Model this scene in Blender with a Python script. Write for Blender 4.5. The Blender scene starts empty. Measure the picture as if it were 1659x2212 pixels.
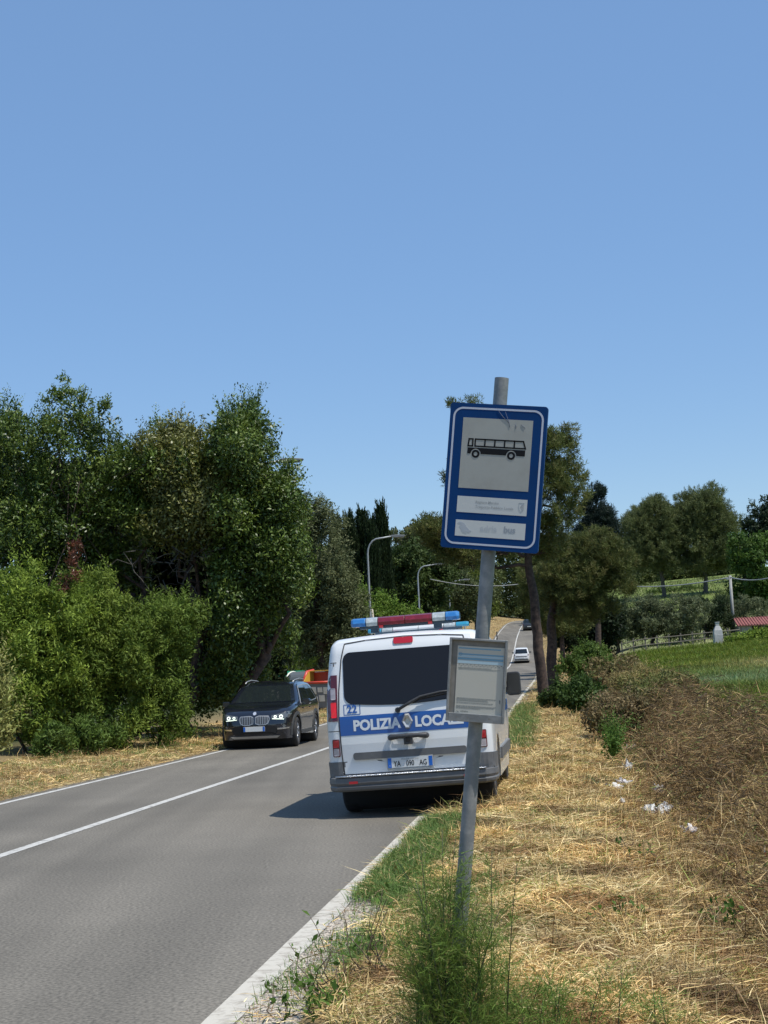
import bpy, bmesh, math
import numpy as np
from mathutils import Vector, Matrix
from mathutils.bvhtree import BVHTree
R = math.radians
sc = bpy.context.scene
COL = sc.collection

# ------------------------------------------------------------ camera
F_PX, CAM_H = 3324.0, 1.63            # focal length in pixels of a 1659 x 2212 picture
PITCH, ROLL = math.atan(350.1 / F_PX), 0.045
Fv = Vector((0, math.cos(PITCH), math.sin(PITCH)))
U0 = Vector((0, -math.sin(PITCH), math.cos(PITCH)))
Rv = Vector((1, 0, 0)) * math.cos(ROLL) - U0 * math.sin(ROLL)
Uv = U0 * math.cos(ROLL) + Vector((1, 0, 0)) * math.sin(ROLL)
cam_d = bpy.data.cameras.new('camera')
cam = bpy.data.objects.new('camera', cam_d); COL.objects.link(cam)
M = Matrix((Rv, Uv, -Fv)).transposed().to_4x4(); M.translation = Vector((0, 0, CAM_H))
cam.matrix_world = M
cam_d.sensor_fit = 'VERTICAL'; cam_d.sensor_height = 24.0
cam_d.lens = 24.0 * F_PX / 2212.0
cam_d.clip_start = 0.1; cam_d.clip_end = 3000
sc.camera = cam

def at(u, v, Y):
    d = Fv + Rv * ((u - 829.5) / F_PX) + Uv * ((1106 - v) / F_PX)
    return Vector((0, 0, CAM_H)) + d * (Y / d.y)

# ------------------------------------------------------------ world, sun, exposure
SUN = Vector((0.43, -0.25, 1.0)).normalized()
w = bpy.data.worlds.new('World'); sc.world = w; w.use_nodes = True
nt = w.node_tree; nt.nodes.clear()
sky = nt.nodes.new('ShaderNodeTexSky'); sky.sky_type = 'NISHITA'; sky.sun_disc = False
sky.sun_elevation = math.asin(SUN.z); sky.sun_rotation = math.atan2(SUN.x, SUN.y)
sky.altitude = 100; sky.air_density = 1.0; sky.dust_density = 0.3; sky.ozone_density = 1.2
bg = nt.nodes.new('ShaderNodeBackground'); bg.inputs[1].default_value = 0.15
wo = nt.nodes.new('ShaderNodeOutputWorld')
hsv = nt.nodes.new('ShaderNodeHueSaturation'); hsv.inputs['Saturation'].default_value = 1.35; hsv.inputs['Hue'].default_value = .51
nt.links.new(sky.outputs[0], hsv.inputs['Color']); 
sky_lift = nt.nodes.new('ShaderNodeVectorMath'); sky_lift.operation = 'MULTIPLY_ADD'    # scales the sky colour and adds a constant to even the gradient out
sky_lift.inputs[1].default_value = (.5, .5, .5); sky_lift.inputs[2].default_value = (.98, 1.56, 2.38)
nt.links.new(hsv.outputs[0], sky_lift.inputs[0]); nt.links.new(sky_lift.outputs[0], bg.inputs[0]); nt.links.new(bg.outputs[0], wo.inputs[0])
sd = bpy.data.lights.new('sun', 'SUN'); sd.energy = 4.9; sd.angle = R(0.5); sd.color = (1, 0.955, 0.88)
so = bpy.data.objects.new('sun', sd); COL.objects.link(so)
so.rotation_euler = SUN.to_track_quat('Z', 'Y').to_euler()
sc.view_settings.view_transform = 'Standard'; sc.view_settings.look = 'None'
sc.view_settings.exposure = 0.0; sc.view_settings.gamma = 1.0
sc.cycles.max_bounces = 6; sc.cycles.diffuse_bounces = 3; sc.cycles.glossy_bounces = 3
sc.cycles.transmission_bounces = 4; sc.cycles.transparent_max_bounces = 6

# ------------------------------------------------------------ materials
MATS = {}
def mat(name, col=(.5, .5, .5), rough=.6, metal=0, spec=.5, noise=None, bump=None, coat=0, emit=None, trans=0, attr=False, translucent=0):
    """noise=(scale, second colour, low, high[, detail]); bump=(scale, strength)"""
    if name in MATS: return MATS[name]
    m = bpy.data.materials.new(name); m.use_nodes = True; t = m.node_tree; p = t.nodes['Principled BSDF']
    p.inputs['Base Color'].default_value = (*col, 1); p.inputs['Roughness'].default_value = rough
    p.inputs['Metallic'].default_value = metal; p.inputs['Specular IOR Level'].default_value = spec
    p.inputs['Coat Weight'].default_value = coat; p.inputs['Coat Roughness'].default_value = .04
    p.inputs['Transmission Weight'].default_value = trans
    if emit: p.inputs['Emission Color'].default_value = (*emit[0], 1); p.inputs['Emission Strength'].default_value = emit[1]
    src = None
    if attr:
        a = t.nodes.new('ShaderNodeAttribute'); a.attribute_name = 'Col'; src = a.outputs['Color']
    if noise:
        tc = t.nodes.new('ShaderNodeTexCoord')
        n = t.nodes.new('ShaderNodeTexNoise'); n.inputs['Scale'].default_value = noise[0]
        n.inputs['Detail'].default_value = noise[4] if len(noise) > 4 else 6
        n.inputs['Roughness'].default_value = .65
        t.links.new(tc.outputs['Object'], n.inputs['Vector'])
        mr = t.nodes.new('ShaderNodeMapRange'); mr.inputs[1].default_value = noise[2]; mr.inputs[2].default_value = noise[3]
        t.links.new(n.outputs[0], mr.inputs[0])
        mx = t.nodes.new('ShaderNodeMix'); mx.data_type = 'RGBA'
        mx.inputs[6].default_value = (*col, 1); mx.inputs[7].default_value = (*noise[1], 1)
        t.links.new(mr.outputs[0], mx.inputs[0]); src = mx.outputs[2]
    if src is not None: t.links.new(src, p.inputs['Base Color'])
    if bump:
        tc = t.nodes.new('ShaderNodeTexCoord')
        n = t.nodes.new('ShaderNodeTexNoise'); n.inputs['Scale'].default_value = bump[0]; n.inputs['Detail'].default_value = 5
        t.links.new(tc.outputs['Object'], n.inputs['Vector'])
        b = t.nodes.new('ShaderNodeBump'); b.inputs['Strength'].default_value = bump[1]; b.inputs['Distance'].default_value = .02
        t.links.new(n.outputs[0], b.inputs['Height']); t.links.new(b.outputs[0], p.inputs['Normal'])
    if translucent:
        tr = t.nodes.new('ShaderNodeBsdfTranslucent'); mx2 = t.nodes.new('ShaderNodeMixShader'); mx2.inputs[0].default_value = translucent
        if src is not None: t.links.new(src, tr.inputs[0])
        else: tr.inputs[0].default_value = (*col, 1)
        t.links.new(p.outputs[0], mx2.inputs[1]); t.links.new(tr.outputs[0], mx2.inputs[2])
        t.links.new(mx2.outputs[0], t.nodes['Material Output'].inputs[0])
    MATS[name] = m; return m

leaf_gloss = mat('leaf_glossy', rough=.42, spec=.4, attr=True, translucent=.2)
leaf_soft = mat('leaf_soft', rough=.6, spec=.2, attr=True, translucent=.3)
straw_m = mat('straw_blades', rough=.65, spec=.25, attr=True, translucent=.12)
bark = mat('bark', (.095, .062, .045), .95, noise=(6, (.035, .024, .02), .38, .6), bump=(9, 1.0))
bark_grey = mat('bark_grey', (.13, .12, .10), .9, noise=(9, (.05, .045, .04), .35, .65), bump=(14, .8))
galv = mat('galvanised_steel', (.19, .20, .20), .55, .25, noise=(16, (.30, .30, .29), .42, .68), bump=(60, .08))
galv_bright = mat('galvanised_lamp', (.36, .38, .39), .5, .3)
white_paint = mat('white_paint', (.72, .735, .73), .25, 0, .5, coat=.5, noise=(2.2, (.68, .70, .71), .5, .85))
blue_livery = mat('blue_livery', (.012, .085, .32), .35, coat=.3)
livery_white = mat('livery_white', (.68, .71, .73), .35)
dark_glass = mat('tinted_glass', (.013, .012, .012), .05, 0, .38)
car_glass = mat('car_glass', (.012, .016, .017), .04, 0, .8)
black_plastic = mat('black_plastic', (.035, .036, .038), .5, noise=(30, (.055, .055, .056), .4, .7))
grey_plastic = mat('grey_bumper', (.115, .117, .118), .5, noise=(6, (.15, .15, .148), .45, .7))
seam_m = mat('panel_gap', (.03, .03, .032), .7)
rubber = mat('tyre_rubber', (.022, .021, .02), .85, noise=(12, (.05, .045, .04), .5, .8))
chrome = mat('chrome', (.75, .76, .77), .18, 1)
alu = mat('tread_plate', (.62, .63, .64), .3, .9, bump=(90, .7))
lens_dark = mat('lens_dark_red', (.10, .012, .016), .12, coat=.6)
lens_red = mat('lens_red', (.62, .008, .012), .15, coat=.5, emit=((1, .01, .01), .22))
lens_bright = mat('third_stop_lens', (.42, .012, .02), .18, coat=.5)
lens_clear = mat('lens_clear', (.42, .38, .39), .15, coat=.5)
bar_blue = mat('dome_blue', (.025, .15, .40), .15, coat=.6, noise=(14, (.10, .30, .56), .5, .8))
bar_red = mat('dome_red', (.15, .012, .022), .16, coat=.4, noise=(12, (.33, .03, .045), .5, .8))
bar_clear = mat('dome_clear', (.34, .38, .38), .12, coat=.6, noise=(18, (.56, .60, .60), .45, .7))
bar_cyan = mat('dome_cyan', (.03, .25, .38), .15, coat=.6)
plate_white = mat('plate_white', (.62, .63, .61), .4)
plate_blue = mat('plate_blue', (.01, .12, .48), .4)
ink = mat('ink_black', (.008, .008, .009), .6, spec=.2)

# ------------------------------------------------------------ object helpers
def link(name, me, mats, parent=None, loc=None):
    o = bpy.data.objects.new(name, me); COL.objects.link(o)
    if not isinstance(mats, (list, tuple)): mats = [mats]
    for m in mats:
        if len(me.materials) < len(mats): me.materials.append(m)
    if parent is not None: o.parent = parent
    if loc is not None: o.location = loc
    return o
def tag(o, label=None, cat=None, group=None, kind=None):
    for k, v in (('label', label), ('category', cat), ('group', group), ('kind', kind)):
        if v: o[k] = v
    return o
def thing(name, label, cat, loc=(0, 0, 0), rot=(0, 0, 0), group=None):
    o = bpy.data.objects.new(name, None); COL.objects.link(o); o.location = loc; o.rotation_euler = rot
    o.empty_display_size = .2
    return tag(o, label, cat, group)
def copy_tree(o, parent=None, label=None):
    c = o.copy(); COL.objects.link(c); c.parent = parent
    if label: c['label'] = label
    for ch in [x for x in bpy.data.objects if x.parent == o]: copy_tree(ch, c)
    return c

class MB:
    def __init__(s): s.v = []; s.f = []; s.m = []; s.s = []
    def add(s, vs, fs, mi=0, smooth=False):
        b = len(s.v); s.v += [tuple(x) for x in vs]; s.f += [tuple(b + i for i in f) for f in fs]
        s.m += [mi] * len(fs); s.s += [smooth] * len(fs); return s
    def box(s, c, d, rot=None, mi=0):
        vs = [Vector((x * d[0] / 2, y * d[1] / 2, z * d[2] / 2)) for x in (-1, 1) for y in (-1, 1) for z in (-1, 1)]
        if rot is not None: vs = [rot @ q for q in vs]
        vs = [q + Vector(c) for q in vs]
        return s.add(vs, [(0, 1, 3, 2), (4, 6, 7, 5), (0, 4, 5, 1), (2, 3, 7, 6), (0, 2, 6, 4), (1, 5, 7, 3)], mi)
    def tube(s, pts, rad, n=10, mi=0, cap=True, smooth=True):
        pts = [Vector(p) for p in pts]
        if not isinstance(rad, (list, tuple)): rad = [rad] * len(pts)
        vs = []; prev = None
        for i, p in enumerate(pts):
            t = (pts[min(i + 1, len(pts) - 1)] - pts[max(i - 1, 0)]).normalized()
            a = prev if prev is not None else (Vector((1, 0, 0)) if abs(t.x) < .8 else Vector((0, 1, 0)))
            a = (a - t * a.dot(t)).normalized(); prev = a; b = t.cross(a)
            for k in range(n):
                an = 2 * math.pi * k / n
                vs.append(p + (a * math.cos(an) + b * math.sin(an)) * rad[i])
        fs = [(i * n + k, i * n + (k + 1) % n, (i + 1) * n + (k + 1) % n, (i + 1) * n + k) for i in range(len(pts) - 1) for k in range(n)]
        s.add(vs, fs, mi, smooth)
        if cap:
            b = len(s.v) - len(vs)
            s.f += [tuple(b + k for k in range(n))[::-1], tuple(b + (len(pts) - 1) * n + k for k in range(n))]
            s.m += [mi] * 2; s.s += [False] * 2
        return s
    def prism(s, poly, fn0, fn1, mi=0):
        """poly of (a,b); fn0/fn1 map (a,b) to the two end faces"""
        n = len(poly); vs = [fn0(a, b) for a, b in poly] + [fn1(a, b) for a, b in poly]
        fs = [tuple(range(n))[::-1], tuple(range(n, 2 * n))] + [(i, (i + 1) % n, n + (i + 1) % n, n + i) for i in range(n)]
        return s.add(vs, fs, mi)
    def build(s, name, mats, parent=None, bevel=0, loc=None):
        me = bpy.data.meshes.new(name); me.from_pydata([tuple(q) for q in s.v], [], s.f)
        for p, mi, sm in zip(me.polygons, s.m, s.s): p.material_index = mi; p.use_smooth = sm
        if bevel or True:
            bm = bmesh.new(); bm.from_mesh(me)
            bmesh.ops.recalc_face_normals(bm, faces=bm.faces)
            if bevel:
                es = [e for e in bm.edges if len(e.link_faces) == 2 and e.calc_face_angle(0) > .6]
                bmesh.ops.bevel(bm, geom=es, offset=bevel, segments=2, affect='EDGES', profile=.5, clamp_overlap=True)
            bm.to_mesh(me); bm.free()
        return link(name, me, mats, parent, loc)

def rr(x0, y0, x1, y1, r, n=4):
    out = []
    for cx, cy, a0 in ((x1 - r, y1 - r, 0), (x0 + r, y1 - r, 90), (x0 + r, y0 + r, 180), (x1 - r, y0 + r, 270)):
        for k in range(n + 1):
            a = R(a0 + 90 * k / n); out.append((cx + r * math.cos(a), cy + r * math.sin(a)))
    return out
def circ(cx, cy, r, n=20, a0=0, a1=360):
    full = a1 - a0 >= 360
    return [(cx + r * math.cos(R(a0 + (a1 - a0) * k / (n if full else n - 1))), cy + r * math.sin(R(a0 + (a1 - a0) * k / (n if full else n - 1)))) for k in range(n)]
def text2d(s, size, bold=0.0, align='CENTER', squeeze=1.0):
    cu = bpy.data.curves.new('lettering', 'FONT'); cu.body = s; cu.size = size; cu.offset = bold
    cu.align_x = align; cu.align_y = 'CENTER'; cu.resolution_u = 3
    o = bpy.data.objects.new('lettering', cu); COL.objects.link(o)
    me = bpy.data.meshes.new_from_object(o.evaluated_get(bpy.context.evaluated_depsgraph_get()))
    vs = [(q.co.x * squeeze, q.co.y) for q in me.vertices]; fs = [tuple(p.vertices) for p in me.polygons]
    bpy.data.objects.remove(o); bpy.data.curves.remove(cu); bpy.data.meshes.remove(me)
    return vs, fs

def body_shell(name, prof, flat, w, r, deform, zs, mats, parent, ys=()):
    """lofted vehicle body: side profile (y,z), half width w, edge radius r; flat[i]=True keeps the point uninset (arches, sills)"""
    n = len(prof); P = [Vector((0, a, b)) for a, b in prof]
    area = sum(P[i].y * P[(i + 1) % n].z - P[(i + 1) % n].y * P[i].z for i in range(n))
    N = []
    for i in range(n):
        e1 = (P[i] - P[i - 1]).normalized(); e2 = (P[(i + 1) % n] - P[i]).normalized(); t = (e1 + e2).normalized()
        nn = Vector((0, -t.z, t.y)) * (1 if area > 0 else -1)
        N.append(nn * 0 if flat[i] else nn)
    st = [(w - r + r * math.sin(a), r * (1 - math.cos(a))) for a in [R(90 * k / 5) for k in range(6)]]
    stations = [(-x, i) for x, i in reversed(st)] + [(x, 0.0) for x in np.linspace(-(w - r), w - r, 7)[1:-1]] + st
    bm = bmesh.new(); rows = []
    for x, ins in stations: rows.append([bm.verts.new(Vector((x, 0, 0)) + P[i] + N[i] * ins) for i in range(n)])
    for a, b in zip(rows, rows[1:]):
        for i in range(n): bm.faces.new((a[i], a[(i + 1) % n], b[(i + 1) % n], b[i]))
    caps = [bm.faces.new(rows[0][::-1]), bm.faces.new(rows[-1])]
    bmesh.ops.triangulate(bm, faces=caps)
    for z in zs: bmesh.ops.bisect_plane(bm, geom=bm.verts[:] + bm.edges[:] + bm.faces[:], plane_co=(0, 0, z), plane_no=(0, 0, 1))
    for y in ys: bmesh.ops.bisect_plane(bm, geom=bm.verts[:] + bm.edges[:] + bm.faces[:], plane_co=(0, y, 0), plane_no=(0, 1, 0))
    bmesh.ops.recalc_face_normals(bm, faces=bm.faces)
    for v in bm.verts: v.co = Vector(deform(*v.co))
    for f in bm.faces: f.smooth = True
    for e in bm.edges:
        if len(e.link_faces) == 2 and e.calc_face_angle(0) > R(38): e.smooth = False
    me = bpy.data.meshes.new(name); bm.to_mesh(me); bvh = BVHTree.FromBMesh(bm); bm.free()
    return link(name, me, mats, parent), bvh

def decal(bvh, polys, axis, off=.003, thick=0, step=.05, tri=None):
    """project outlines given as (a,z) onto a body. axis: 'rear' (+y rays), 'front', 'left', 'right', 'top'. returns MB"""
    def shoot(a, b, o):
        if axis == 'rear': s, d = Vector((a, -3, b)), Vector((0, 1, 0))
        elif axis == 'front': s, d = Vector((a, 12, b)), Vector((0, -1, 0))
        elif axis == 'left': s, d = Vector((-4, a, b)), Vector((1, 0, 0))
        elif axis == 'right': s, d = Vector((4, a, b)), Vector((-1, 0, 0))
        else: s, d = Vector((a, b, 5)), Vector((0, 0, -1))
        loc, nn, i, dist = bvh.ray_cast(s, d)
        if loc is None:
            loc, nn, i, dist = bvh.find_nearest(s + d * 3.2)
        if nn.dot(d) > 0: nn = -nn
        return loc - d * o
    out = MB()
    if tri:
        vs, fs = tri
        out.add([shoot(a, b, off) for a, b in vs], fs); return out
    for poly in polys:
        bm = bmesh.new(); f = bm.faces.new([bm.verts.new((a, b, 0)) for a, b in poly])
        bmesh.ops.triangulate(bm, faces=[f])
        xs = [a for a, b in poly]; zs = [b for a, b in poly]
        for ax, lo, hi in ((0, min(xs), max(xs)), (1, min(zs), max(zs))):
            k = lo + step
            while k < hi:
                bmesh.ops.bisect_plane(bm, geom=bm.verts[:] + bm.edges[:] + bm.faces[:], plane_co=(k, k, 0), plane_no=(1, 0, 0) if ax == 0 else (0, 1, 0)); k += step
        bm.verts.index_update()
        vs = [shoot(v.co.x, v.co.y, off + thick) for v in bm.verts]; fs = [tuple(v.index for v in f.verts) for f in bm.faces]
        n = len(vs)
        if thick:
            vs += [shoot(v.co.x, v.co.y, -.01) for v in bm.verts]
            fs += [(e.verts[0].index, e.verts[1].index, n + e.verts[1].index, n + e.verts[0].index) for e in bm.edges if len(e.link_faces) == 1]
        out.add(vs, fs, 0, False); bm.free()
    return out
def ribbon(pts, wd, closed=False):
    """thin band polygons along a polyline"""
    out = []; n = len(pts)
    for i in range(n if closed else n - 1):
        a = Vector(pts[i]); b = Vector(pts[(i + 1) % n]); t = (b - a).normalized(); q = Vector((-t.y, t.x)) * wd / 2
        out.append([tuple(a - q), tuple(b - q), tuple(b + q), tuple(a + q)])
    return out

def make_wheel(parent, x, y, r, wd, side, spokes=5, rim_mat=None, steer=0):
    root = bpy.data.objects.new('wheel', None); COL.objects.link(root); root.parent = parent; root.location = (x, y, r); root.rotation_euler = (0, 0, steer)
    n = 36; prof = [(-.5, .66), (-.5, .86), (-.42, .96), (-.3, 1), (.3, 1), (.42, .96), (.5, .86), (.5, .66)]
    vs = []; fs = []
    for k in range(n):
        a = 2 * math.pi * k / n
        for px_, pr in prof: vs.append((px_ * wd, math.cos(a) * pr * r, math.sin(a) * pr * r))
    m = len(prof)
    for k in range(n):
        for j in range(m): fs.append((k * m + j, k * m + (j + 1) % m, ((k + 1) % n) * m + (j + 1) % m, ((k + 1) % n) * m + j))
    t = MB(); t.add(vs, fs, 0, True); t.build('tyre', rubber, root)
    q = MB(); X = side * wd * .38
    ring = lambda rad, xx: [(xx, math.cos(2 * math.pi * k / n) * rad, math.sin(2 * math.pi * k / n) * rad) for k in range(n)]
    vs = ring(r * .68, X + side * .015) + ring(r * .60, X + side * .01) + ring(r * .58, X - side * .06)
    q.add(vs, [(a * n + k, a * n + (k + 1) % n, (a + 1) * n + (k + 1) % n, (a + 1) * n + k) for a in (0, 1) for k in range(n)])
    q.add(ring(r * .6, X - side * .06), [tuple(range(n))], 1)
    for k in range(spokes):
        a = 2 * math.pi * k / spokes
        for da in (-.14, .14):
            p0 = (X, math.cos(a) * r * .1, math.sin(a) * r * .1); p1 = (X + side * .005, math.cos(a + da) * r * .63, math.sin(a + da) * r * .63)
            q.tube([p0, p1], [.022, .016], 5)
    q.tube([(X - side * .03, 0, 0), (X + side * .012, 0, 0)], [r * .17, r * .13], 14)
    q.build('rim', [rim_mat or mat('alloy', (.33, .34, .35), .35, .8), mat('wheel_dark', (.01, .01, .01), .8)], root)
    return root

# ------------------------------------------------------------ road alignment and terrain heights
kY = np.array([-60, -20, 0, 20, 40, 60, 80, 95, 120, 140, 160, 175, 190, 205, 221, 235, 245, 258, 275, 300.])
kC = np.array([-12.9, -8.15, -5.83, -3.45, -1.06, 1.30, 3.75, 5.65, 8.45, 10.5, 12.43, 14.0, 15.63, 17.2, 18.8, 20.6, 22.4, 25.5, 31, 41.])
kZ = np.array([0, 0, 0, 0, 0, .12, .42, .74, 1.2, 1.65, 2.22, 3.55, 5.3, 6.4, 7.3, 8.35, 9.0, 9.5, 9.6, 9.3])
kR = np.array([3.93, 3.93, 3.93, 3.93, 3.65, 3.3, 3.05, 2.95, 2.85, 2.8, 2.7, 2.7, 2.7, 2.7, 2.7, 2.7, 2.7, 2.7, 2.7, 2.7])
kL = np.array([2.65] * 20)
def smooth_interp(y, kx, ky):
    d = np.gradient(ky, kx); y = np.clip(np.asarray(y, float), kx[0], kx[-1]); i = np.clip(np.searchsorted(kx, y) - 1, 0, len(kx) - 2)
    h = kx[i + 1] - kx[i]; t = (y - kx[i]) / h
    return (2 * t**3 - 3 * t**2 + 1) * ky[i] + (t**3 - 2 * t**2 + t) * h * d[i] + (-2 * t**3 + 3 * t**2) * ky[i + 1] + (t**3 - t**2) * h * d[i + 1]
rC = lambda y: smooth_interp(y, kY, kC)
rZ = lambda y: smooth_interp(y, kY, kZ)
rR = lambda y: rC(y) + smooth_interp(y, kY, kR)
rL = lambda y: rC(y) - smooth_interp(y, kY, kL)
sstep = lambda t: np.clip(t, 0, 1)**2 * (3 - 2 * np.clip(t, 0, 1))
def height(X, Y):
    X = np.asarray(X, float); Y = np.asarray(Y, float)
    u = X - rR(Y); d = rL(Y) - X; z0 = rZ(Y)
    pr = np.interp(u, [0, .25, .8, 1.6, 2.2, 2.8, 3.2, 3.7, 4.3, 4.8, 9], [0, .03, .075, .12, .06, -.16, -.20, .04, .40, .52, .55])
    bump = .03 * np.sin(X * 2.1 + Y * .7) * np.sin(Y * 1.3 - X) + .015 * np.sin(X * 5 + 1) * np.sin(Y * 4.3)
    Fd = np.interp(Y, [0, 20, 40, 60, 90, 130, 160, 190, 230, 300, 420, 700], [.5, .5, .62, .95, 1.6, 2.5, 4.2, 8.6, 12, 16, 22, 30]) + .055 * (np.clip(X, 0, 90) - 20) * sstep(Y / 130)
    wgt = sstep((u - 5) / 4)
    right = (1 - wgt) * (z0 + pr) + wgt * Fd + bump * sstep(u / 1.0) * (1 - .6 * wgt)
    pl = np.interp(d, [0, .4, 1.5, 3, 6, 20, 120], [0, .025, .06, .06, .2, .5, 3])
    left = z0 + pl + np.clip(d, 0, 12) * .16 * sstep((Y - 120) / 60) + bump * sstep(d / 1.0)
    return np.where(u > 0, right, np.where(d > 0, left, z0 - .03))
def gz(x, y): return float(height(x, y))

# one ground sheet out to the horizon
Ys = np.concatenate([np.linspace(-40, 5, 16), np.linspace(5.5, 40, 100), np.linspace(41, 130, 90), np.linspace(132, 320, 60), np.linspace(340, 1500, 20)])
ds = [600, 350, 200, 120, 70, 45, 30, 20, 14, 10, 7, 5, 4, 3, 2.4, 1.8, 1.4, 1, .7, .4, .2, .02]
us = [.02, .15, .3, .5, .75, 1, 1.3, 1.6, 1.9, 2.2, 2.5, 2.8, 3.1, 3.4, 3.7, 4, 4.3, 4.6, 5, 5.4, 5.8, 6.4, 7, 8, 9, 11, 14, 18, 23, 30, 40, 55, 80, 130, 250, 600]
gv = []; nc = len(ds) + 1 + len(us)
for y in Ys:
    l, r_ = float(rL(y)) - .3, float(rR(y)) + .42
    xs = np.array([l - d for d in ds] + [(l + r_) / 2] + [r_ + q for q in us])
    zz = height(xs, np.full(nc, y)); zz[len(ds)] = float(rZ(y)) - .03
    for k in (len(ds) - 1, len(ds) + 1): zz[k] = float(rZ(y)) - .025
    gv += [(a, y, b) for a, b in zip(xs, zz)]
gf = [(i * nc + k, i * nc + k + 1, (i + 1) * nc + k + 1, (i + 1) * nc + k) for i in range(len(Ys) - 1) for k in range(nc - 1)]
me = bpy.data.meshes.new('ground'); me.from_pydata(gv, [], gf)
for p in me.polygons: p.use_smooth = True
g_cols = []
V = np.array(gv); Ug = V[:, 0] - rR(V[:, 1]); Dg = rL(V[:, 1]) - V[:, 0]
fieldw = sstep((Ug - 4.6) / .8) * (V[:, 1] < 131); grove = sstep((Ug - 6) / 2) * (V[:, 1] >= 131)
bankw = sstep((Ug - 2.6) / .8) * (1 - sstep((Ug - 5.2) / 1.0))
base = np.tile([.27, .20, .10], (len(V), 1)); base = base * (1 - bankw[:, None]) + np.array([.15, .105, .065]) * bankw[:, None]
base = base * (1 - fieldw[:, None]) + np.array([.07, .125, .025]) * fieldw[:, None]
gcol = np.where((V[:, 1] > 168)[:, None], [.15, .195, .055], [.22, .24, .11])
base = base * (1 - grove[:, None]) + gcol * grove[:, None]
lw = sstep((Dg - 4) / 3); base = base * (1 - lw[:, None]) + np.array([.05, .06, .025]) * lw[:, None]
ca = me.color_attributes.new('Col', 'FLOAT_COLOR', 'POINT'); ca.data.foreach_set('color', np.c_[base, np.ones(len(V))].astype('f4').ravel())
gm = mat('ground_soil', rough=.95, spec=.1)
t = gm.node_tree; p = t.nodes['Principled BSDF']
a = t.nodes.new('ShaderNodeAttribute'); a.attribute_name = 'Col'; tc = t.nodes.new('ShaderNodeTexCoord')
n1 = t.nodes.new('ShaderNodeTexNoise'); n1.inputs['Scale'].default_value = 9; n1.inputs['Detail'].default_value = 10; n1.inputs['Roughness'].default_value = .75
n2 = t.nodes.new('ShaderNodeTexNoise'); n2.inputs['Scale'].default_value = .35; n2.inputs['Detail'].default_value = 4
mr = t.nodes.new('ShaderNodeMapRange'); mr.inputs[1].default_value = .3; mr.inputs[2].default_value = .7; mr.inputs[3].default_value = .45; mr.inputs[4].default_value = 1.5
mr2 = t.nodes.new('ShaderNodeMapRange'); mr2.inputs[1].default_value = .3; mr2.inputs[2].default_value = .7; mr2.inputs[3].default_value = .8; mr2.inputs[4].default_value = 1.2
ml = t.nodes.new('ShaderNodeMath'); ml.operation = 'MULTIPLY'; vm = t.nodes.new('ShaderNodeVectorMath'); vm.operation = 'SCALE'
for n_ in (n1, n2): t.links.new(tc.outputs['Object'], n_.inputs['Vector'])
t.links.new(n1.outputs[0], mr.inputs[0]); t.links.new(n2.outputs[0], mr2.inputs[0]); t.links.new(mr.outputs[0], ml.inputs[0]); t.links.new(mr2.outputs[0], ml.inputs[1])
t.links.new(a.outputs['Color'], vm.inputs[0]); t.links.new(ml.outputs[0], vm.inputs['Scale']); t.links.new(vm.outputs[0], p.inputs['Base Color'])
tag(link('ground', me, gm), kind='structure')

def strip(name, f0, f1, dz, y0, y1, m, step=1.0, jag=0):
    yy = np.arange(y0, y1, step); vs = []; rng = np.random.default_rng(5)
    for y in yy:
        a_, b_ = f0(y), f1(y); z = float(rZ(y)) + dz
        if jag: b_ = b_ + rng.uniform(-jag, jag); a_ = a_ + rng.uniform(-jag, jag) * .2
        vs += [(float(a_), y, z), (float((a_ + b_) / 2), y, z), (float(b_), y, z)]
    fs = [(3 * i + k, 3 * i + k + 1, 3 * i + k + 4, 3 * i + k + 3) for i in range(len(yy) - 1) for k in (0, 1)]
    me = bpy.data.meshes.new(name); me.from_pydata(vs, [], fs)
    for p in me.polygons: p.use_smooth = True
    return tag(link(name, me, m), kind='structure')
# asphalt: fine aggregate, broad wheel-track polish, a few tyre marks
asph = mat('asphalt', (.160, .145, .118), .8, spec=.3)
t = asph.node_tree; p = t.nodes['Principled BSDF']; tc = t.nodes.new('ShaderNodeTexCoord')
def tnoise(scale, detail, lo, hi, a, b, vec=None):
    n = t.nodes.new('ShaderNodeTexNoise'); n.inputs['Scale'].default_value = scale; n.inputs['Detail'].default_value = detail
    t.links.new(vec or tc.outputs['Object'], n.inputs['Vector'])
    r_ = t.nodes.new('ShaderNodeMapRange'); r_.inputs[1].default_value = lo; r_.inputs[2].default_value = hi; r_.inputs[3].default_value = a; r_.inputs[4].default_value = b
    t.links.new(n.outputs[0], r_.inputs[0]); return r_.outputs[0]
mp = t.nodes.new('ShaderNodeMapping'); mp.inputs['Rotation'].default_value = (0, 0, R(6.8)); mp.inputs['Scale'].default_value = (1.1, .035, 1)
t.links.new(tc.outputs['Object'], mp.inputs['Vector'])
a1 = tnoise(42, 3, .3, .7, .60, 1.40); a2 = tnoise(1.0, 2, .35, .65, .83, 1.13, mp.outputs[0]); a3 = tnoise(.5, 5, .3, .7, .92, 1.08)
mp2 = t.nodes.new('ShaderNodeMapping'); mp2.inputs['Scale'].default_value = (1.0, .55, 1); t.links.new(tc.outputs['Object'], mp2.inputs['Vector'])
a4 = tnoise(2.6, 6, .70, .76, 1.0, 1.35, mp2.outputs[0]); a5 = tnoise(.22, 6, .42, .62, .90, 1.05)
m3 = t.nodes.new('ShaderNodeMath'); m3.operation = 'MULTIPLY'; m4 = t.nodes.new('ShaderNodeMath'); m4.operation = 'MULTIPLY'
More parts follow.
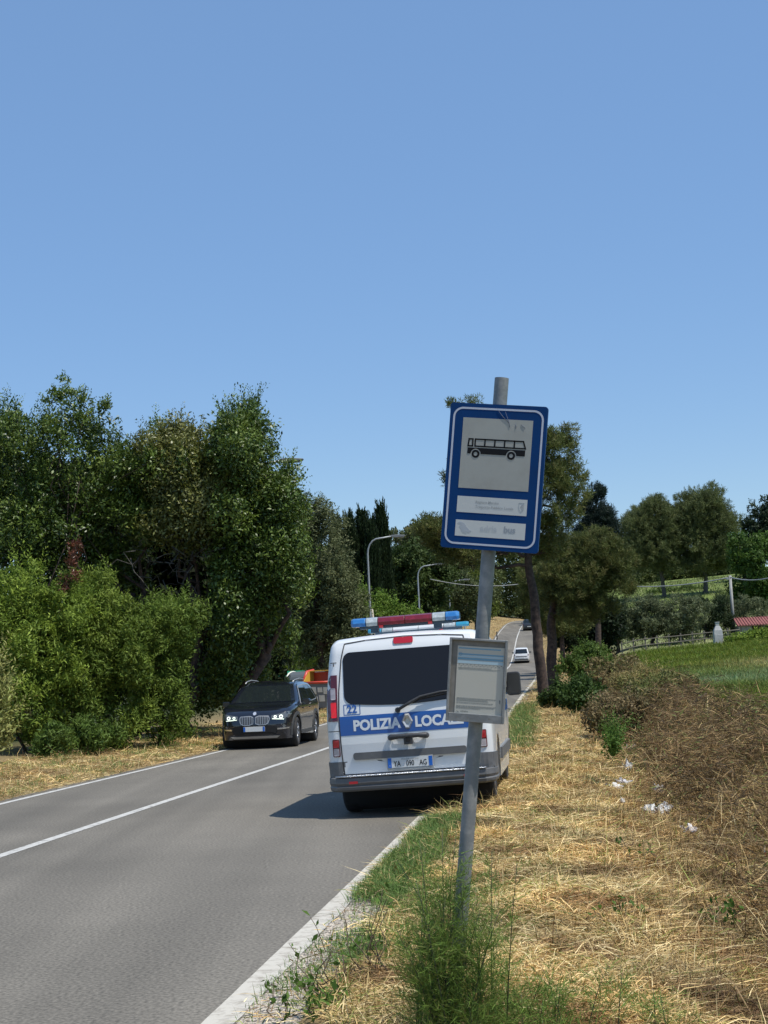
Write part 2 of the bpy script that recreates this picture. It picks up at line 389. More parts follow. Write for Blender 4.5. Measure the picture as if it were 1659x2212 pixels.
m1 = t.nodes.new('ShaderNodeMath'); m1.operation = 'MULTIPLY'; m2 = t.nodes.new('ShaderNodeMath'); m2.operation = 'MULTIPLY'
t.links.new(a1, m1.inputs[0]); t.links.new(a2, m1.inputs[1]); t.links.new(m1.outputs[0], m2.inputs[0]); t.links.new(a3, m2.inputs[1])
vm = t.nodes.new('ShaderNodeVectorMath'); vm.operation = 'SCALE'; vm.inputs[0].default_value = (.160, .145, .118)
t.links.new(m2.outputs[0], m3.inputs[0]); t.links.new(a4, m3.inputs[1]); t.links.new(m3.outputs[0], m4.inputs[0]); t.links.new(a5, m4.inputs[1]); t.links.new(m4.outputs[0], vm.inputs['Scale']); t.links.new(vm.outputs[0], p.inputs['Base Color'])
road_y0, road_y1 = -40, 296
strip('road', lambda y: rL(y) - .28, lambda y: rR(y) + .42, 0, road_y0, road_y1, asph, 1)
line_m = mat('road_marking', (.50, .49, .45), .75, noise=(9, (.24, .23, .205), .50, .66, 12))
line_worn = mat('road_marking_worn', (.50, .47, .40), .85, noise=(11, (.30, .27, .22), .48, .66, 12))
strip('centre_line', lambda y: rC(y) - .065, lambda y: rC(y) + .065, .004, road_y0, road_y1, line_m)
strip('left_edge_line', lambda y: rL(y) - .06, lambda y: rL(y) + .06, .004, road_y0, road_y1, line_m)
strip('right_edge_line', lambda y: rR(y), lambda y: rR(y) + .165, .004, road_y0, road_y1, line_worn, .25, .008)
gravel_m = mat('gravel', (.62, .54, .43), .95, noise=(60, (.13, .11, .09), .48, .56, 2), bump=(60, 1.0))
strip('gravel_shoulder', lambda y: rR(y) + .175, lambda y: rR(y) + .60 + .10 * np.sin(y * 3) - .06 * max(0, y - 9), .008, 7.0, 12.5, gravel_m, .1, .06)

# ------------------------------------------------------------ bus stop sign on its leaning pole
def shade_dirt(name, col, col2, scale=5, lo=.5, hi=.8, rough=.5): return mat(name, col, rough, noise=(scale, col2, lo, hi, 8))
sign_blue = mat('sign_blue', (.002, .042, .16), .6, spec=.15, noise=(9, (.004, .036, .125), .45, .8, 8))
sign_white = shade_dirt('sign_white', (.37, .37, .335), (.31, .30, .265), 7, .45, .8, .55)
sign_white2 = mat('sign_label_white', (.56, .57, .55), .5)
reflect_white = mat('sign_border', (.52, .54, .62), .4)
faded = mat('faded_print', (.34, .36, .37), .6); faded2 = mat('faded_print_dark', (.30, .33, .36), .6)
paper = shade_dirt('timetable_paper', (.50, .48, .41), (.50, .49, .43), 4, .5, .85, .5)
paper_blue = mat('timetable_blue', (.17, .33, .44), .6); paper_pale = mat('timetable_pale_blue', (.40, .54, .60), .6); print_grey = mat('timetable_print', (.20, .21, .20), .7)
back_metal = shade_dirt('weathered_panel', (.17, .16, .14), (.26, .24, .21), 12, .4, .7, .7)

top = at(1084, 817, 6.44); base = at(983, 2150, 6.53); base = base + (base - top) * ((base.z + .05) / (top.z - base.z))
ax = (top - base).normalized()
pole_len = (top - base).length
pole_root = thing('bus_stop_pole', 'leaning grey galvanised pole carrying the blue bus stop sign', 'pole', base)
MB().tube([Vector((0, 0, 0)), ax * pole_len], .0300, 28, cap=False).tube([ax * (pole_len - .002), ax * pole_len], [.0275, .0275], 20).build('post', galv, pole_root)

def plate_frame(center_px, Y, yaw, tilt_roll, pitch):
    c = at(*center_px, Y)
    m = Matrix.Rotation(R(yaw), 3, 'Z') @ Matrix.Rotation(R(tilt_roll), 3, 'Y') @ Matrix.Rotation(R(pitch), 3, 'X')
    return c, m
# sign plate: local x right, z up, y away from the viewer
c, m3 = plate_frame((1067, 1031), 6.385, -13, 7.6 - math.degrees(ROLL) + 2.6, 2.2)
sg = thing('bus_stop_sign', 'blue and white bus stop sign with a black bus pictogram, on the leaning pole', 'sign', c); sg.rotation_euler = m3.to_euler()
W, Hh = .412, .612
def flat(name, polys, y, m, parent, th=.0006):
    if name in SEP and len(polys) > 1: return [flat(name, [q_], y, m, parent, th) for q_ in polys][-1]
    b = MB()
    for poly in polys: b.prism(poly, lambda a, q: (a, y, q), lambda a, q: (a, y + th, q))
    return b.build(name, m, parent)
SEP = {'side_window', 'headlight', 'handle_recess', 'rivet', 'mark', 'grille', 'arch_cladding_', 'blue_band', 'pale_band', 'fixing_mark'}
def ring_poly(outer, inner):  # quads between two outlines with the same count
    n = len(outer); return [[outer[i], outer[(i + 1) % n], inner[(i + 1) % n], inner[i]] for i in range(n)]
b = MB(); b.prism(rr(-W / 2, -Hh / 2, W / 2, Hh / 2, .012), lambda a, q: (a, 0, q), lambda a, q: (a, .022, q)); b.build('panel', sign_blue, sg)
flat('border_line', ring_poly(rr(-.192, -.289, .192, .289, .042, 8), rr(-.184, -.281, .184, .281, .034, 8)), -.0008, reflect_white, sg)
flat('white_field', [[(-.148, -.052), (.148, -.052), (.148, .245), (-.148, .245)]], -.0008, sign_white, sg)
l1 = flat('label_field', [[(-.148, -.154), (.148, -.154), (.148, -.086), (-.148, -.086)]], -.0008, sign_white2, sg)
l2 = flat('label_field', [[(-.148, -.254), (.148, -.254), (.148, -.186), (-.148, -.186)]], -.0008, sign_white2, sg)
# pictogram of a coach, facing right
bus = MB(); Yb = -.0016
def S(x, z): return ((x - 680) / 1000 * .405, .112 - (z - 940) / 1000 * .405)   # from the drawing's own grid
def pg(pts): bus.prism([S(*q) for q in pts], lambda a, q: (a, Yb, q), lambda a, q: (a, Yb + .0006, q))
def bar(x0, z0, x1, z1, wd=15):
    a = Vector((x0, z0)); b_ = Vector((x1, z1)); t_ = (b_ - a).normalized(); q = Vector((-t_.y, t_.x)) * wd / 2; e = t_ * wd / 2
    pg([a - q - e, b_ - q + e, b_ + q + e, a + q - e])
for (x0, z0, x1, z1) in ((392, 832, 432, 832), (392, 832, 386, 905), (432, 832, 432, 905), (386, 905, 432, 905),
                         (458, 832, 960, 832), (458, 832, 458, 905), (458, 905, 985, 905), (960, 832, 985, 905), (560, 832, 560, 905), (664, 832, 664, 905), (766, 832, 766, 905), (868, 832, 868, 905)): bar(x0, z0, x1, z1)
def lower():
    top_ = [(382, 922), (985, 922), (985, 985)]
    a2_ = [(842 + 53 * math.cos(R(q)), 985 - 53 * math.sin(R(q))) for q in np.linspace(0, 180, 14)]
    a1_ = [(470 + 53 * math.cos(R(q)), 985 - 53 * math.sin(R(q))) for q in np.linspace(0, 180, 14)]
    return top_ + a2_ + a1_ + [(382, 985)]
low = lower(); bmx = bmesh.new(); f_ = bmx.faces.new([bmx.verts.new((*S(*q), 0)) for q in low]); bmesh.ops.triangulate(bmx, faces=[f_]); bmx.verts.index_update()
bus.add([(v.co.x, Yb, v.co.y) for v in bmx.verts], [tuple(v.index for v in f.verts) for f in bmx.faces]); bmx.free()
for cx in (470, 842):
    o_ = circ(cx, 985, 42, 28); i_ = circ(cx, 985, 20, 28)
    for q in ring_poly(o_, i_): pg(q)
bus.build('bus_pictogram', ink, sg)
for path in ([(-.005, .285), (.02, .255), (.045, .232)], [(.028, .277), (.046, .235), (.052, .212)], [(.075, .23), (.078, .209)], [(.098, .227), (.116, .212)]):
    MB().tube([(a, -.0016, q) for a, q in path], [.0006, .0012, .0008][:len(path)], 4).build('scratch', mat('scratch', (.10, .12, .18), .8), sg)
def flat_text(name, s, size, x, z, y, m, parent, bold=0, align='LEFT', squeeze=1.0, rev=1):
    vs, fs = text2d(s, size, bold, align, squeeze)
    return MB().add([(x + a * rev, y, z + b) for a, b in vs], fs).build(name, m, parent)
flat_text('lettering', 'Regione Marche', .0150, -.070, -.108, -.0014, faded, l1, .0002)
flat_text('lettering', 'Trasporto Pubblico Locale', .0150, -.070, -.1275, -.0014, faded, l1, .0002)
cr = [(.113, -.100), (.135, -.100), (.135, -.128), (.124, -.141), (.113, -.128)]
cb = flat('crest', ring_poly(cr, [(.1145, -.1015), (.1335, -.1015), (.1335, -.1273), (.124, -.139), (.1145, -.1273)]) + [[(.119, -.119), (.125, -.108), (.131, -.106), (.130, -.131), (.126, -.131), (.126, -.118), (.119, -.123)]], -.0014, faded, l1)
flat_text('lettering', 'adria', .036, -.042, -.217, -.0014, mat('faded_lettering', (.46, .485, .50), .6), l2, .0004)
flat_text('lettering', 'bus', .036, .057, -.217, -.0014, faded2, l2, .0013)
flat('wing_emblem', [[(-.140, -.200), (-.128, -.193), (-.112, -.199), (-.100, -.214), (-.088, -.226), (-.078, -.230), (-.088, -.238), (-.104, -.236), (-.116, -.226), (-.122, -.211), (-.130, -.203)], [(-.132, -.212), (-.123, -.215), (-.112, -.232), (-.100, -.242), (-.115, -.238)]], -.0014, mat('faded_emblem', (.42, .45, .48), .6), l2)
# clamps behind the sign
for z in (.18, -.18):
    cl = MB(); cl.box((0, .036, z), (.30, .026, .03)); cl.box((.015, .075, z + .0), (.085, .07, .028)); cl.build('clamp', galv, sg, .003)

# timetable case
c, m3 = plate_frame((1030, 1470), 6.42, -9, 6.6 - math.degrees(ROLL) + 2.2, 2.2)
tt = thing('timetable_case', 'grey metal timetable case with a pale bus schedule, below the blue sign', 'timetable', c); tt.rotation_euler = m3.to_euler()
W, Hh = .242, .345; x0, x1, z0, z1 = -W / 2, W / 2, -Hh / 2, Hh / 2
b = MB(); b.box((0, .012, 0), (W, .014, Hh)); b.build('back_plate', back_metal, tt, .002)
fr = MB()
for cx, cz, sx, sz in ((x0 + .005, 0, .010, Hh), (x1 - .005, 0, .010, Hh), (0, z1 - .0045, W - .021, .009), (0, z0 + .017, W - .021, .034)): fr.box((cx, -.002, cz), (sx, .014, sz))
fr.build('frame', galv, tt, .0015)
sh = flat('schedule_sheet', [[(-.087, z0 + .034), (.109, z0 + .034), (.109, .140), (-.087, .140)]], .003, paper, tt)
blue = [[(-.082, .128), (.093, .128), (.093, .133), (-.082, .133)], [(-.082, .103), (.106, .103), (.106, .109), (-.082, .109)], [(-.084, .083), (.106, .083), (.106, .092), (-.084, .092)]]
flat('blue_band', blue, .0024, paper_blue, sh); flat('pale_band', [[(-.084, .094), (.106, .094), (.106, .101), (-.084, .101)], [(-.084, .068), (.106, .068), (.106, .080), (-.084, .080)]], .0024, paper_pale, sh)
flat('line_badge', ring_poly(circ(-.074, .106, .0075, 16), circ(-.074, .106, .0055, 16)), .0018, paper_blue, sh)
rng = np.random.default_rng(3); dashes = []
def line_of_print(z, xa, xb, hgt=.0016, gap=.3):
    x = xa
    while x < xb - .003:
        L = rng.uniform(.004, .012); dashes.append([(x, z), (min(x + L, xb), z), (min(x + L, xb), z + hgt), (x, z + hgt)]); x += L + rng.uniform(.0012, .0025)
for k in range(12):
    xx = -.078 + k * .0158; dashes.append([(xx, .0625), (xx + .005, .0625), (xx + .005, .0655), (xx, .0655)]); dashes.append([(xx + .008, .0575), (xx + .012, .0575), (xx + .012, .060), (xx + .008, .060)])
line_of_print(.050, -.080, .060); line_of_print(.0455, -.078, .095, .0012)
for z, xb in ((-.076, .085), (-.081, .05), (-.086, .055), (-.0945, .075), (-.108, .088), (-.1125, .075), (-.117, .02)): line_of_print(z, -.080, xb)
flat('printed_lines', dashes, .0022, print_grey, sh)
flat_text('lettering', 'adriabus', .0095, -.062, -.1305, .002, print_grey, sh, .0003)
flat('mark', [[(-.080, -.1285), (-.072, -.131), (-.066, -.1365), (-.072, -.1355)], [(.096, -.075), (.102, -.077), (.101, -.093), (.097, -.088)]], .0018, print_grey, sh)
flat('rivet', [circ(xx, z0 + .018, .003, 10) for xx in (-.075, -.03, .06)], -.0102, back_metal, tt)

# ------------------------------------------------------------ the police van
def make_van():
    root = thing('police_van', 'white and blue municipal police van seen from behind, parked half on the verge', 'van')
    RY, FY, WR = .93, 4.03, .335
    arch = lambda cy, r, a0, a1: [(cy + r * math.cos(R(a)), .335 + r * math.sin(R(a))) for a in np.linspace(a0, a1, 11)]
    prof = [(.13, .27), (.10, .33), (.07, .45), (.055, .75), (.065, 1.02), (.10, 1.25), (.165, 1.55), (.225, 1.80), (.275, 1.905), (.39, 1.955), (.7, 1.972), (1.6, 1.985), (2.5, 1.985), (3.2, 1.955), (3.45, 1.88),
            (3.75, 1.62), (4.18, 1.24), (4.5, 1.13), (4.82, 1.0), (4.95, .86), (5.0, .62), (4.98, .35), (4.9, .22)]
    fl = [False] * len(prof); fl[0] = fl[1] = fl[-1] = True
    a1 = [(FY + .41, .22)] + arch(FY, .41, -5, 185) + [(FY - .41, .22)]; a2 = [(RY + .41, .22)] + arch(RY, .41, -5, 185) + [(RY - .41, .27)]
    prof += a1 + a2; fl += [True] * (len(a1) + len(a2))
    def deform(x, y, z):
        s = 1 - .115 * (max(0, z - 1.0) / .97)**1.5 - .02 * max(0, .6 - z) / .4
        s *= 1 - .045 * (max(0, .45 - y) / .45)**2 - .16 * (max(0, y - 4.0) / 1.0)**2
        bow = .045 * (x / .95)**2 * max(0, 1 - y / .8) * (1 if z > .3 else 0)
        crown_ = -.03 * (x / .85)**2 * max(0, (z - 1.8) / .18)
        return (x * s, y + bow, z + crown_)
    body, bvh = body_shell('body', prof, fl, .975, .10, deform, np.arange(.35, 1.95, .1), [white_paint], root, (.3, .6, 1.5, 2.2, 3, 3.6))
    # wheel wells and underbody
    u = MB(); u.box((0, 2.5, .42), (1.5, 4.4, .22))
    for yy in (RY, FY): u.tube([(-.86, yy, .36), (.86, yy, .36)], .40, 18)
    u.box((.1, .55, .33), (.5, .35, .16)); u.tube([(-.25, .16, .24), (-.25, .8, .27)], .028, 8)
    u.build('underbody', mat('underbody', (.012, .012, .012), .9), root)
    def D(name, polys, axis, m, off=.004, th=0, par=root, step=.06):
        if name in SEP and len(polys) > 1: return [D(name, [q_], axis, m, off, th, par, step) for q_ in polys][-1]
        return decal(bvh, polys, axis, off, th, step).build(name, m, par)
    # tailgate gap lines
    tg = [(-.775, .415), (-.79, .62), (-.80, 1.0), (-.785, 1.35), (-.745, 1.70), (-.70, 1.875), (-.45, 1.90), (0, 1.915), (.45, 1.90), (.70, 1.875), (.745, 1.70), (.785, 1.35), (.80, 1.0), (.79, .62), (.775, .415)]
    gaps = ribbon(tg, .013, True) + [[(s * .80, z), (s * .97, z), (s * .97, z + .008), (s * .80, z + .008)][::s] for s in (-1, 1) for z in (1.665, .90)]
    D('panel_gaps', gaps, 'rear', seam_m, .0045, step=.03)
    rw_ = [(x_, z_ + (.05 * (abs(x_) / .725)**2 if z_ < 1.5 else 0)) for x_, z_ in rr(-.725, 1.155, .725, 1.775, .09, 6)[::-1]]
    k_ = [i for i in range(len(rw_)) if rw_[i][1] < 1.4 and abs(rw_[i][0]) < .65]
    rw_ = [q for i, q in enumerate(rw_)]; lo_ = [q for q in rw_ if q[1] < 1.4]; hi_ = [q for q in rw_ if q[1] >= 1.4]
    lo_ = sorted(lo_ + [(x_, 1.155 + .05 * (x_ / .725)**2) for x_ in np.linspace(-.6, .6, 9)]); hi_ = sorted(hi_, reverse=True)
    D('rear_window', [lo_ + hi_], 'rear', dark_glass, .004, .004)
    st = D('blue_stripe', [[(-.792, .848), (.792, .848), (.792, 1.062), (-.792, 1.062)]], 'rear', blue_livery, .003)
    for s_, x_ in (('POLIZIA', -.085), ('LOCALE', .085)):
        vs, fs = text2d(s_, .158, .0070, 'RIGHT' if x_ < 0 else 'LEFT', .96)
        decal(bvh, None, 'rear', .0055, tri=([(x_ + a, .948 + b) for a, b in vs], fs)).build('lettering', livery_white, st)
    # diamond emblem
    dm = lambda k, z=.965: [(0, z + .085 * k), (.024 * k, z + .085 * k), (.067 * k, z), (.024 * k, z - .085 * k), (-.024 * k, z - .085 * k), (-.067 * k, z), (-.024 * k, z + .085 * k)]
    bd = MB(); o_ = dm(1); i_ = dm(.42)
    q3 = lambda pts, y: [(a, y, b) for a, b in pts]
    n = len(o_); mid = dm(.78)
    bd.add(q3(o_, .045) + q3(mid, .012) + q3(i_, .03), [(a * n + k, a * n + (k + 1) % n, (a + 1) * n + (k + 1) % n, (a + 1) * n + k) for a in (0, 1) for k in range(n)])
    bd.add(q3(o_, .045), [tuple(range(n))])
    bd.build('emblem', mat('emblem_metal', (.55, .55, .53), .35, .6), root)
    nb = D('number_panel', ribbon([(-.735, 1.078), (-.735, 1.19), (-.545, 1.19), (-.545, 1.078)], .008, True), 'rear', blue_livery, .003)
    vs, fs = text2d('22', .12, .0035); decal(bvh, None, 'rear', .006, tri=([(-.64 + a, 1.134 + b) for a, b in vs], fs)).build('lettering', blue_livery, nb)
    D('third_brake_light', [rr(-.115, 1.835, .115, 1.905, .018)], 'rear', lens_bright, .006, .012)
    for s in (-1, 1):
        fx = lambda pts: [(s * a, b) for a, b in pts]
        tl = D('tail_light', [fx([(.812, 1.015), (.935, 1.015), (.935, 1.50), (.925, 1.53), (.80, 1.53), (.806, 1.25)])], 'rear', lens_dark, .004, .012)
        D('lamp_lens', [fx(rr(.825, 1.255, .885, 1.385, .012))], 'rear', lens_clear, .018, .003, tl)
        D('brake_lens', [fx(rr(.822, 1.055, .888, 1.225, .012))], 'rear', lens_red if s < 0 else mat('lens_red_unlit', (.3, .01, .015), .15, coat=.5), .018, .003, tl)
        rl = D('reflector_light', [fx(rr(.808, .62, .895, .815, .015))], 'rear', lens_dark, .004, .008)
        D('reflector_lens', [fx(rr(.818, .725, .885, .805, .008))], 'rear', mat('lens_mid_red', (.38, .014, .02), .2, coat=.4), .013, .003, rl)
        D('lamp_lens', [fx(rr(.818, .63, .885, .712, .01))], 'rear', lens_clear, .013, .003, rl)
    # wiper
    wp = MB(); wy = lambda z: .105 + (z - 1.25) * .19
    wp.tube([(-.10, .015, 1.095), (-.10, .09, 1.095)], .03, 12)
    wp.tube([(-.10, .02, 1.095), (.05, .03, 1.17), (.17, .04, 1.225), (.40, .055, 1.262), (.70, .07, 1.275)], [.018, .017, .014, .011, .008], 8)
    wp.tube([(.16, .055, 1.205), (.45, .07, 1.245), (.74, .085, 1.255)], .010, 6)
    wp.build('wiper', black_plastic, root)
    # handle
    h = MB()
    h.tube([(-.215, .05, .795), (-.20, .012, .80), (-.11, -.005, .806), (0, -.01, .806), (.11, -.005, .806), (.20, .012, .80), (.215, .05, .795)], [.032, .036, .026, .03, .026, .036, .032], 10)
    h.box((0, .005, .772), (.10, .06, .12)); hd = h.build('tailgate_handle', black_plastic, root, .006)
    MB().box((0, -.028, .775), (.055, .01, .065)).build('lock_recess', mat('underbody', (.012, .012, .012), .9), hd, .004)
    D('handle_recess', [rr(-.185, .722, -.055, .775, .02), rr(.055, .722, .185, .775, .02)], 'rear', mat('recess_white', (.78, .79, .8), .3), .003, .004)
    D('trim_strip', [rr(-.655, .575, .655, .655, .028)], 'rear', grey_plastic, .006, .026, step=.04)
    # number plate
    pl = MB(); pl.box((0, .038, .508), (.535, .016, .142)); pl = pl.build('number_plate', mat('plate_holder', (.30, .31, .30), .5), root, .004)
    MB().box((0, .0285, .517), (.515, .004, .108)).build('plate_face', plate_white, pl)
    [MB().box((x_, .026, .517), (.042, .003, .106)).build('plate_band', plate_blue, pl) for x_ in (-.236, .236)]
    for s_, sz, x_, z_ in (('POLIZIA LOCALE', .024, 0, .553), ('YA', .086, -.150, .503), ('090', .086, 0, .503), ('AG', .086, .150, .503), ('I', .03, -.236, .485)):
        vs, fs = text2d(s_, sz, .0008 if sz > .05 else 0, 'CENTER', .72 if sz > .05 else 1.1)
        MB().add([(x_ + a, .0238, z_ + b) for a, b in vs], fs).build('lettering', livery_white if s_ == 'I' else (ink if sz > .05 else print_grey), pl)
    flat('fixing_mark', [[(a, .456), (a + .012, .456), (a + .012, .460), (a, .460)] for a in (-.2, -.06, -.04, -.02, .0, .08, .2)], .0285, print_grey, pl)
    # bumper: wraps the corners
    def bumper_path(off, z, n=9):
        pts = [(-.965 - off * .3, .62, z), (-.96 - off * .5, .3, z), (-.93 - off * .7, .14, z), (-.84 - off * .5, .03 - off, z)]
        pts += [(x, -.005 - off + .035 * (x / .84)**2, z) for x in np.linspace(-.7, .7, n)]
        return pts + [(-a, b, z) for a, b, c_ in reversed(pts[:4])]
    secs = [(0.0, .392), (.045, .385), (.05, .33), (.03, .30), (.045, .285), (.035, .255), (.0, .235), (-.05, .235), (-.05, .392)]
    rings = [bumper_path(o_, z) for o_, z in secs]; np_ = len(rings[0])
    bp = MB(); vs = [q for r_ in rings for q in r_]; ns = len(rings)
    bp.add(vs, [(i * np_ + k, i * np_ + k + 1, ((i + 1) % ns) * np_ + k + 1, ((i + 1) % ns) * np_ + k) for i in range(ns) for k in range(np_ - 1)])
    bump = bp.build('rear_bumper', grey_plastic, root)
    for s in (-1, 1): decal(bvh, [[(s * .79, .385), (s * .99, .385), (s * .99, .56), (s * .80, .565)]], 'rear', .010, .01).build('bumper_corner', grey_plastic, root); \
        decal(bvh, [[(.02, .25), (.50, .25), (.47, .5), (.38, .56), (.02, .56)]], 'left' if s < 0 else 'right', .010, .006).build('bumper_corner', grey_plastic, root)
    for s in (-1, 1): MB().box((s * .66, -.052, .335), (.10, .008, .028)).build('bumper_reflector', lens_bright, bump)
    stp = MB(); pts = bumper_path(.052, .402); stp.tube([(a, b, c_ + .002) for a, b, c_ in pts[3:-3]], .010, 8); vs = [(a, b + .002, .405) for a, b, c_ in pts[3:-3]] + [(a, .075, .405) for a, b, c_ in pts[3:-3]]
    m_ = len(vs) // 2; stp.add(vs, [(k, k + 1, m_ + k + 1, m_ + k) for k in range(m_ - 1)])
    for k in range(44):
        x = -.76 + k * 1.52 / 43; stp.box((x, -.045 + .035 * (x / .84)**2, .413), (.018, .03, .006), Matrix.Rotation(.5 if k % 2 else -.5, 3, 'Z'))
    stp.build('step_plate', alu, bump)
    # side details
    for s, ax_ in ((1, 'right'), (-1, 'left')):
        D('side_window', [rr(.55, 1.20, 1.75, 1.74, .06), rr(1.85, 1.20, 2.75, 1.74, .05), [(2.85, 1.20), (3.88, 1.20), (3.55, 1.60), (3.40, 1.74), (2.85, 1.74)]], ax_, dark_glass, .004, .002)
        D('blue_stripe', [[(.35, .93), (4.6, .93), (4.55, 1.06), (.35, 1.10)]], ax_, blue_livery, .003)
        D('side_trim', [[(1.35, .42), (3.6, .42), (3.6, .55), (1.35, .55)]], ax_, grey_plastic, .006, .02)
        [D('panel_gap', g_, ax_, seam_m, .002) for g_ in (ribbon([(2.80, .3), (2.80, 1.76), (3.4, 1.78)], .01), ribbon([(1.80, .35), (1.80, 1.78)], .01), ribbon([(1.8, 1.13), (.4, 1.13)], .012))]
        mr_ = MB(); mr_.box((s * .97, 3.62, 1.19), (.14, .06, .07)); mr_.prism(rr(1.01, 1.11, 1.205, 1.42, .045), lambda a, q: (s * a, 3.56, q), lambda a, q: (s * a, 3.68, q))
        mirror = mr_.build('door_mirror', black_plastic, root, .012)
        g_ = MB(); g_.prism(rr(1.028, 1.135, 1.188, 1.395, .035), lambda a, q: (s * a, 3.555, q), lambda a, q: (s * a, 3.562, q)); g_.build('mirror_glass', mat('mirror_glass', (.03, .03, .032), .12, 0), mirror)
        dh = MB(); dh.box((s * .985, 2.95, 1.03), (.05, .2, .045)); dh.build('door_handle', black_plastic, root, .008)
        make_wheel(root, s * .80, RY, WR, .215, s, 5); make_wheel(root, s * .80, FY, WR, .215, s, 5)
    D('windscreen', [[(-.80, 1.24), (.80, 1.24), (.70, 1.84), (-.70, 1.84)]], 'front', car_glass, .004, .003)
    D('headlight', [[(-.93, .80), (-.60, .84), (-.58, .98), (-.86, 1.04)], [(.93, .80), (.86, 1.04), (.58, .98), (.60, .84)]], 'front', lens_clear, .004, .006)
    D('grille', [rr(-.5, .82, .5, .95, .03), rr(-.7, .35, .7, .6, .05)], 'front', black_plastic, .004, .006)
    # light bars: main bar and a second one near the front of the roof
    def light_bar(y, zc, half, mats_, k=1.0):
        lb = MB(); lb.box((0, y, zc - .055 * k), (half * 1.7, .16, .03)); lb.box((-.38, y, zc - .085 * k), (.09, .14, .06)); lb.box((.38, y, zc - .085 * k), (.09, .14, .06))
        lb = lb.build('light_bar', mat('bar_base', (.04, .07, .10), .5), root, .004)
        prof_ = [(-.13, -.04), (-.14, .0), (-.11, .045), (-.06, .06), (.06, .06), (.11, .045), (.14, .0), (.13, -.04)]
        edges = [(-1, -.72, 0), (-.72, -.50, 1), (-.50, 0, 2), (0, .50, 2), (.50, .74, 1), (.74, 1, 0)]
        for a, b_, mi in edges:
            q = MB(); e0 = .82 if a == -1 else 1; e1 = .82 if b_ == 1 else 1; d_ = half * .006
            xs = [(half * a + d_, e0), (half * a + (.03 if a == -1 else d_ * 2), 1), (half * b_ - (.03 if b_ == 1 else d_ * 2), 1), (half * b_ - d_, e1)]
            vs = [(x, y + p_[0] * e * k, zc + p_[1] * e * k) for x, e in xs for p_ in prof_]; nn_ = len(prof_)
            q.add(vs, [(i * nn_ + j, i * nn_ + (j + 1) % nn_, (i + 1) * nn_ + (j + 1) % nn_, (i + 1) * nn_ + j) for i in range(3) for j in range(nn_)] + [tuple(range(nn_)), tuple(3 * nn_ + j for j in range(nn_))])
            q.build(('lamp_dome', 'clear_lens', 'red_lens')[mi], mats_[mi], lb, .004)
        for x in (-.29, .30): MB().box((x, y - .11, zc - .055), (.05, .05, .03)).build('clip', lens_bright, lb, .004)
    light_bar(.72, 2.105, .655, (bar_blue, bar_clear, bar_red))
    light_bar(2.2, 2.05, .66, (bar_cyan, bar_clear, mat('bar_white', (.6, .62, .62), .3)), .6)
    ant = MB(); ant.box((-.835, .26, 1.60), (.02, .03, .02)); ant.tube([(-.845, .25, 1.60), (-.835, .2, 1.66)], .006, 6); ant.build('antenna_stub', black_plastic, root)
    return root
van = make_van()
hd_ = math.atan(.119)
for o in [x for x in bpy.data.objects if x.parent == van and not x.name.startswith('wheel')]: o.location.z += .055; o.scale.z = 1.035
van.location = (.185, 17.80, -.005 + .035); van.rotation_mode = 'XYZ'; van.rotation_euler = (0, -.03, -hd_)

# ------------------------------------------------------------ other vehicles
def simple_car(name, label, prof, arches, w, tumble, zt, nose0, paint, L):
    """prof: (y,z) outline from rear bumper over the roof to the nose; arches: (y, r)"""
    root = thing(name, label, 'car')
    fl = [False] * len(prof); fl[0] = fl[-1] = True; pr = list(prof)
    for ay, ar in arches:
        a = [(ay + ar * math.cos(R(q)), ar - .06 + ar * math.sin(R(q)) * .98) for q in np.linspace(-10, 190, 11)]
        a = [(ay + ar, prof[-1][1])] + a + [(ay - ar, prof[0][1])]
        pr += a; fl += [True] * len(a)
    zmax = max(q[1] for q in prof)
    def deform(x, y, z):
        s = 1 - tumble * (max(0, z - zt) / (zmax - zt))**1.15 - .03 * max(0, .55 - z) / .4
        s *= 1 - .20 * (max(0, y - nose0) / (L - nose0))**2.2 - .10 * (max(0, .5 - y) / .5)**2
        yy = y - .10 * (x / w)**2 * max(0, (y - nose0) / (L - nose0)) + .06 * (x / w)**2 * max(0, 1 - y / .6)
        return (x * s, yy, z - .03 * (x / w)**2 * max(0, (z - zmax + .2) / .2))
    body, bvh = body_shell('body', pr, fl, w, .09, deform, np.arange(.3, zmax, .1), [paint], root, list(np.arange(.3, L, .35)))
    u = MB(); u.box((0, L / 2, .36), (w * 1.5, L * .9, .16))
    for ay, ar in arches: u.tube([(-w + .1, ay, ar - .02), (w - .1, ay, ar - .02)], ar - .01, 16)
    u.build('underbody', mat('underbody', (.012, .012, .012), .9), root)
    return root, bvh
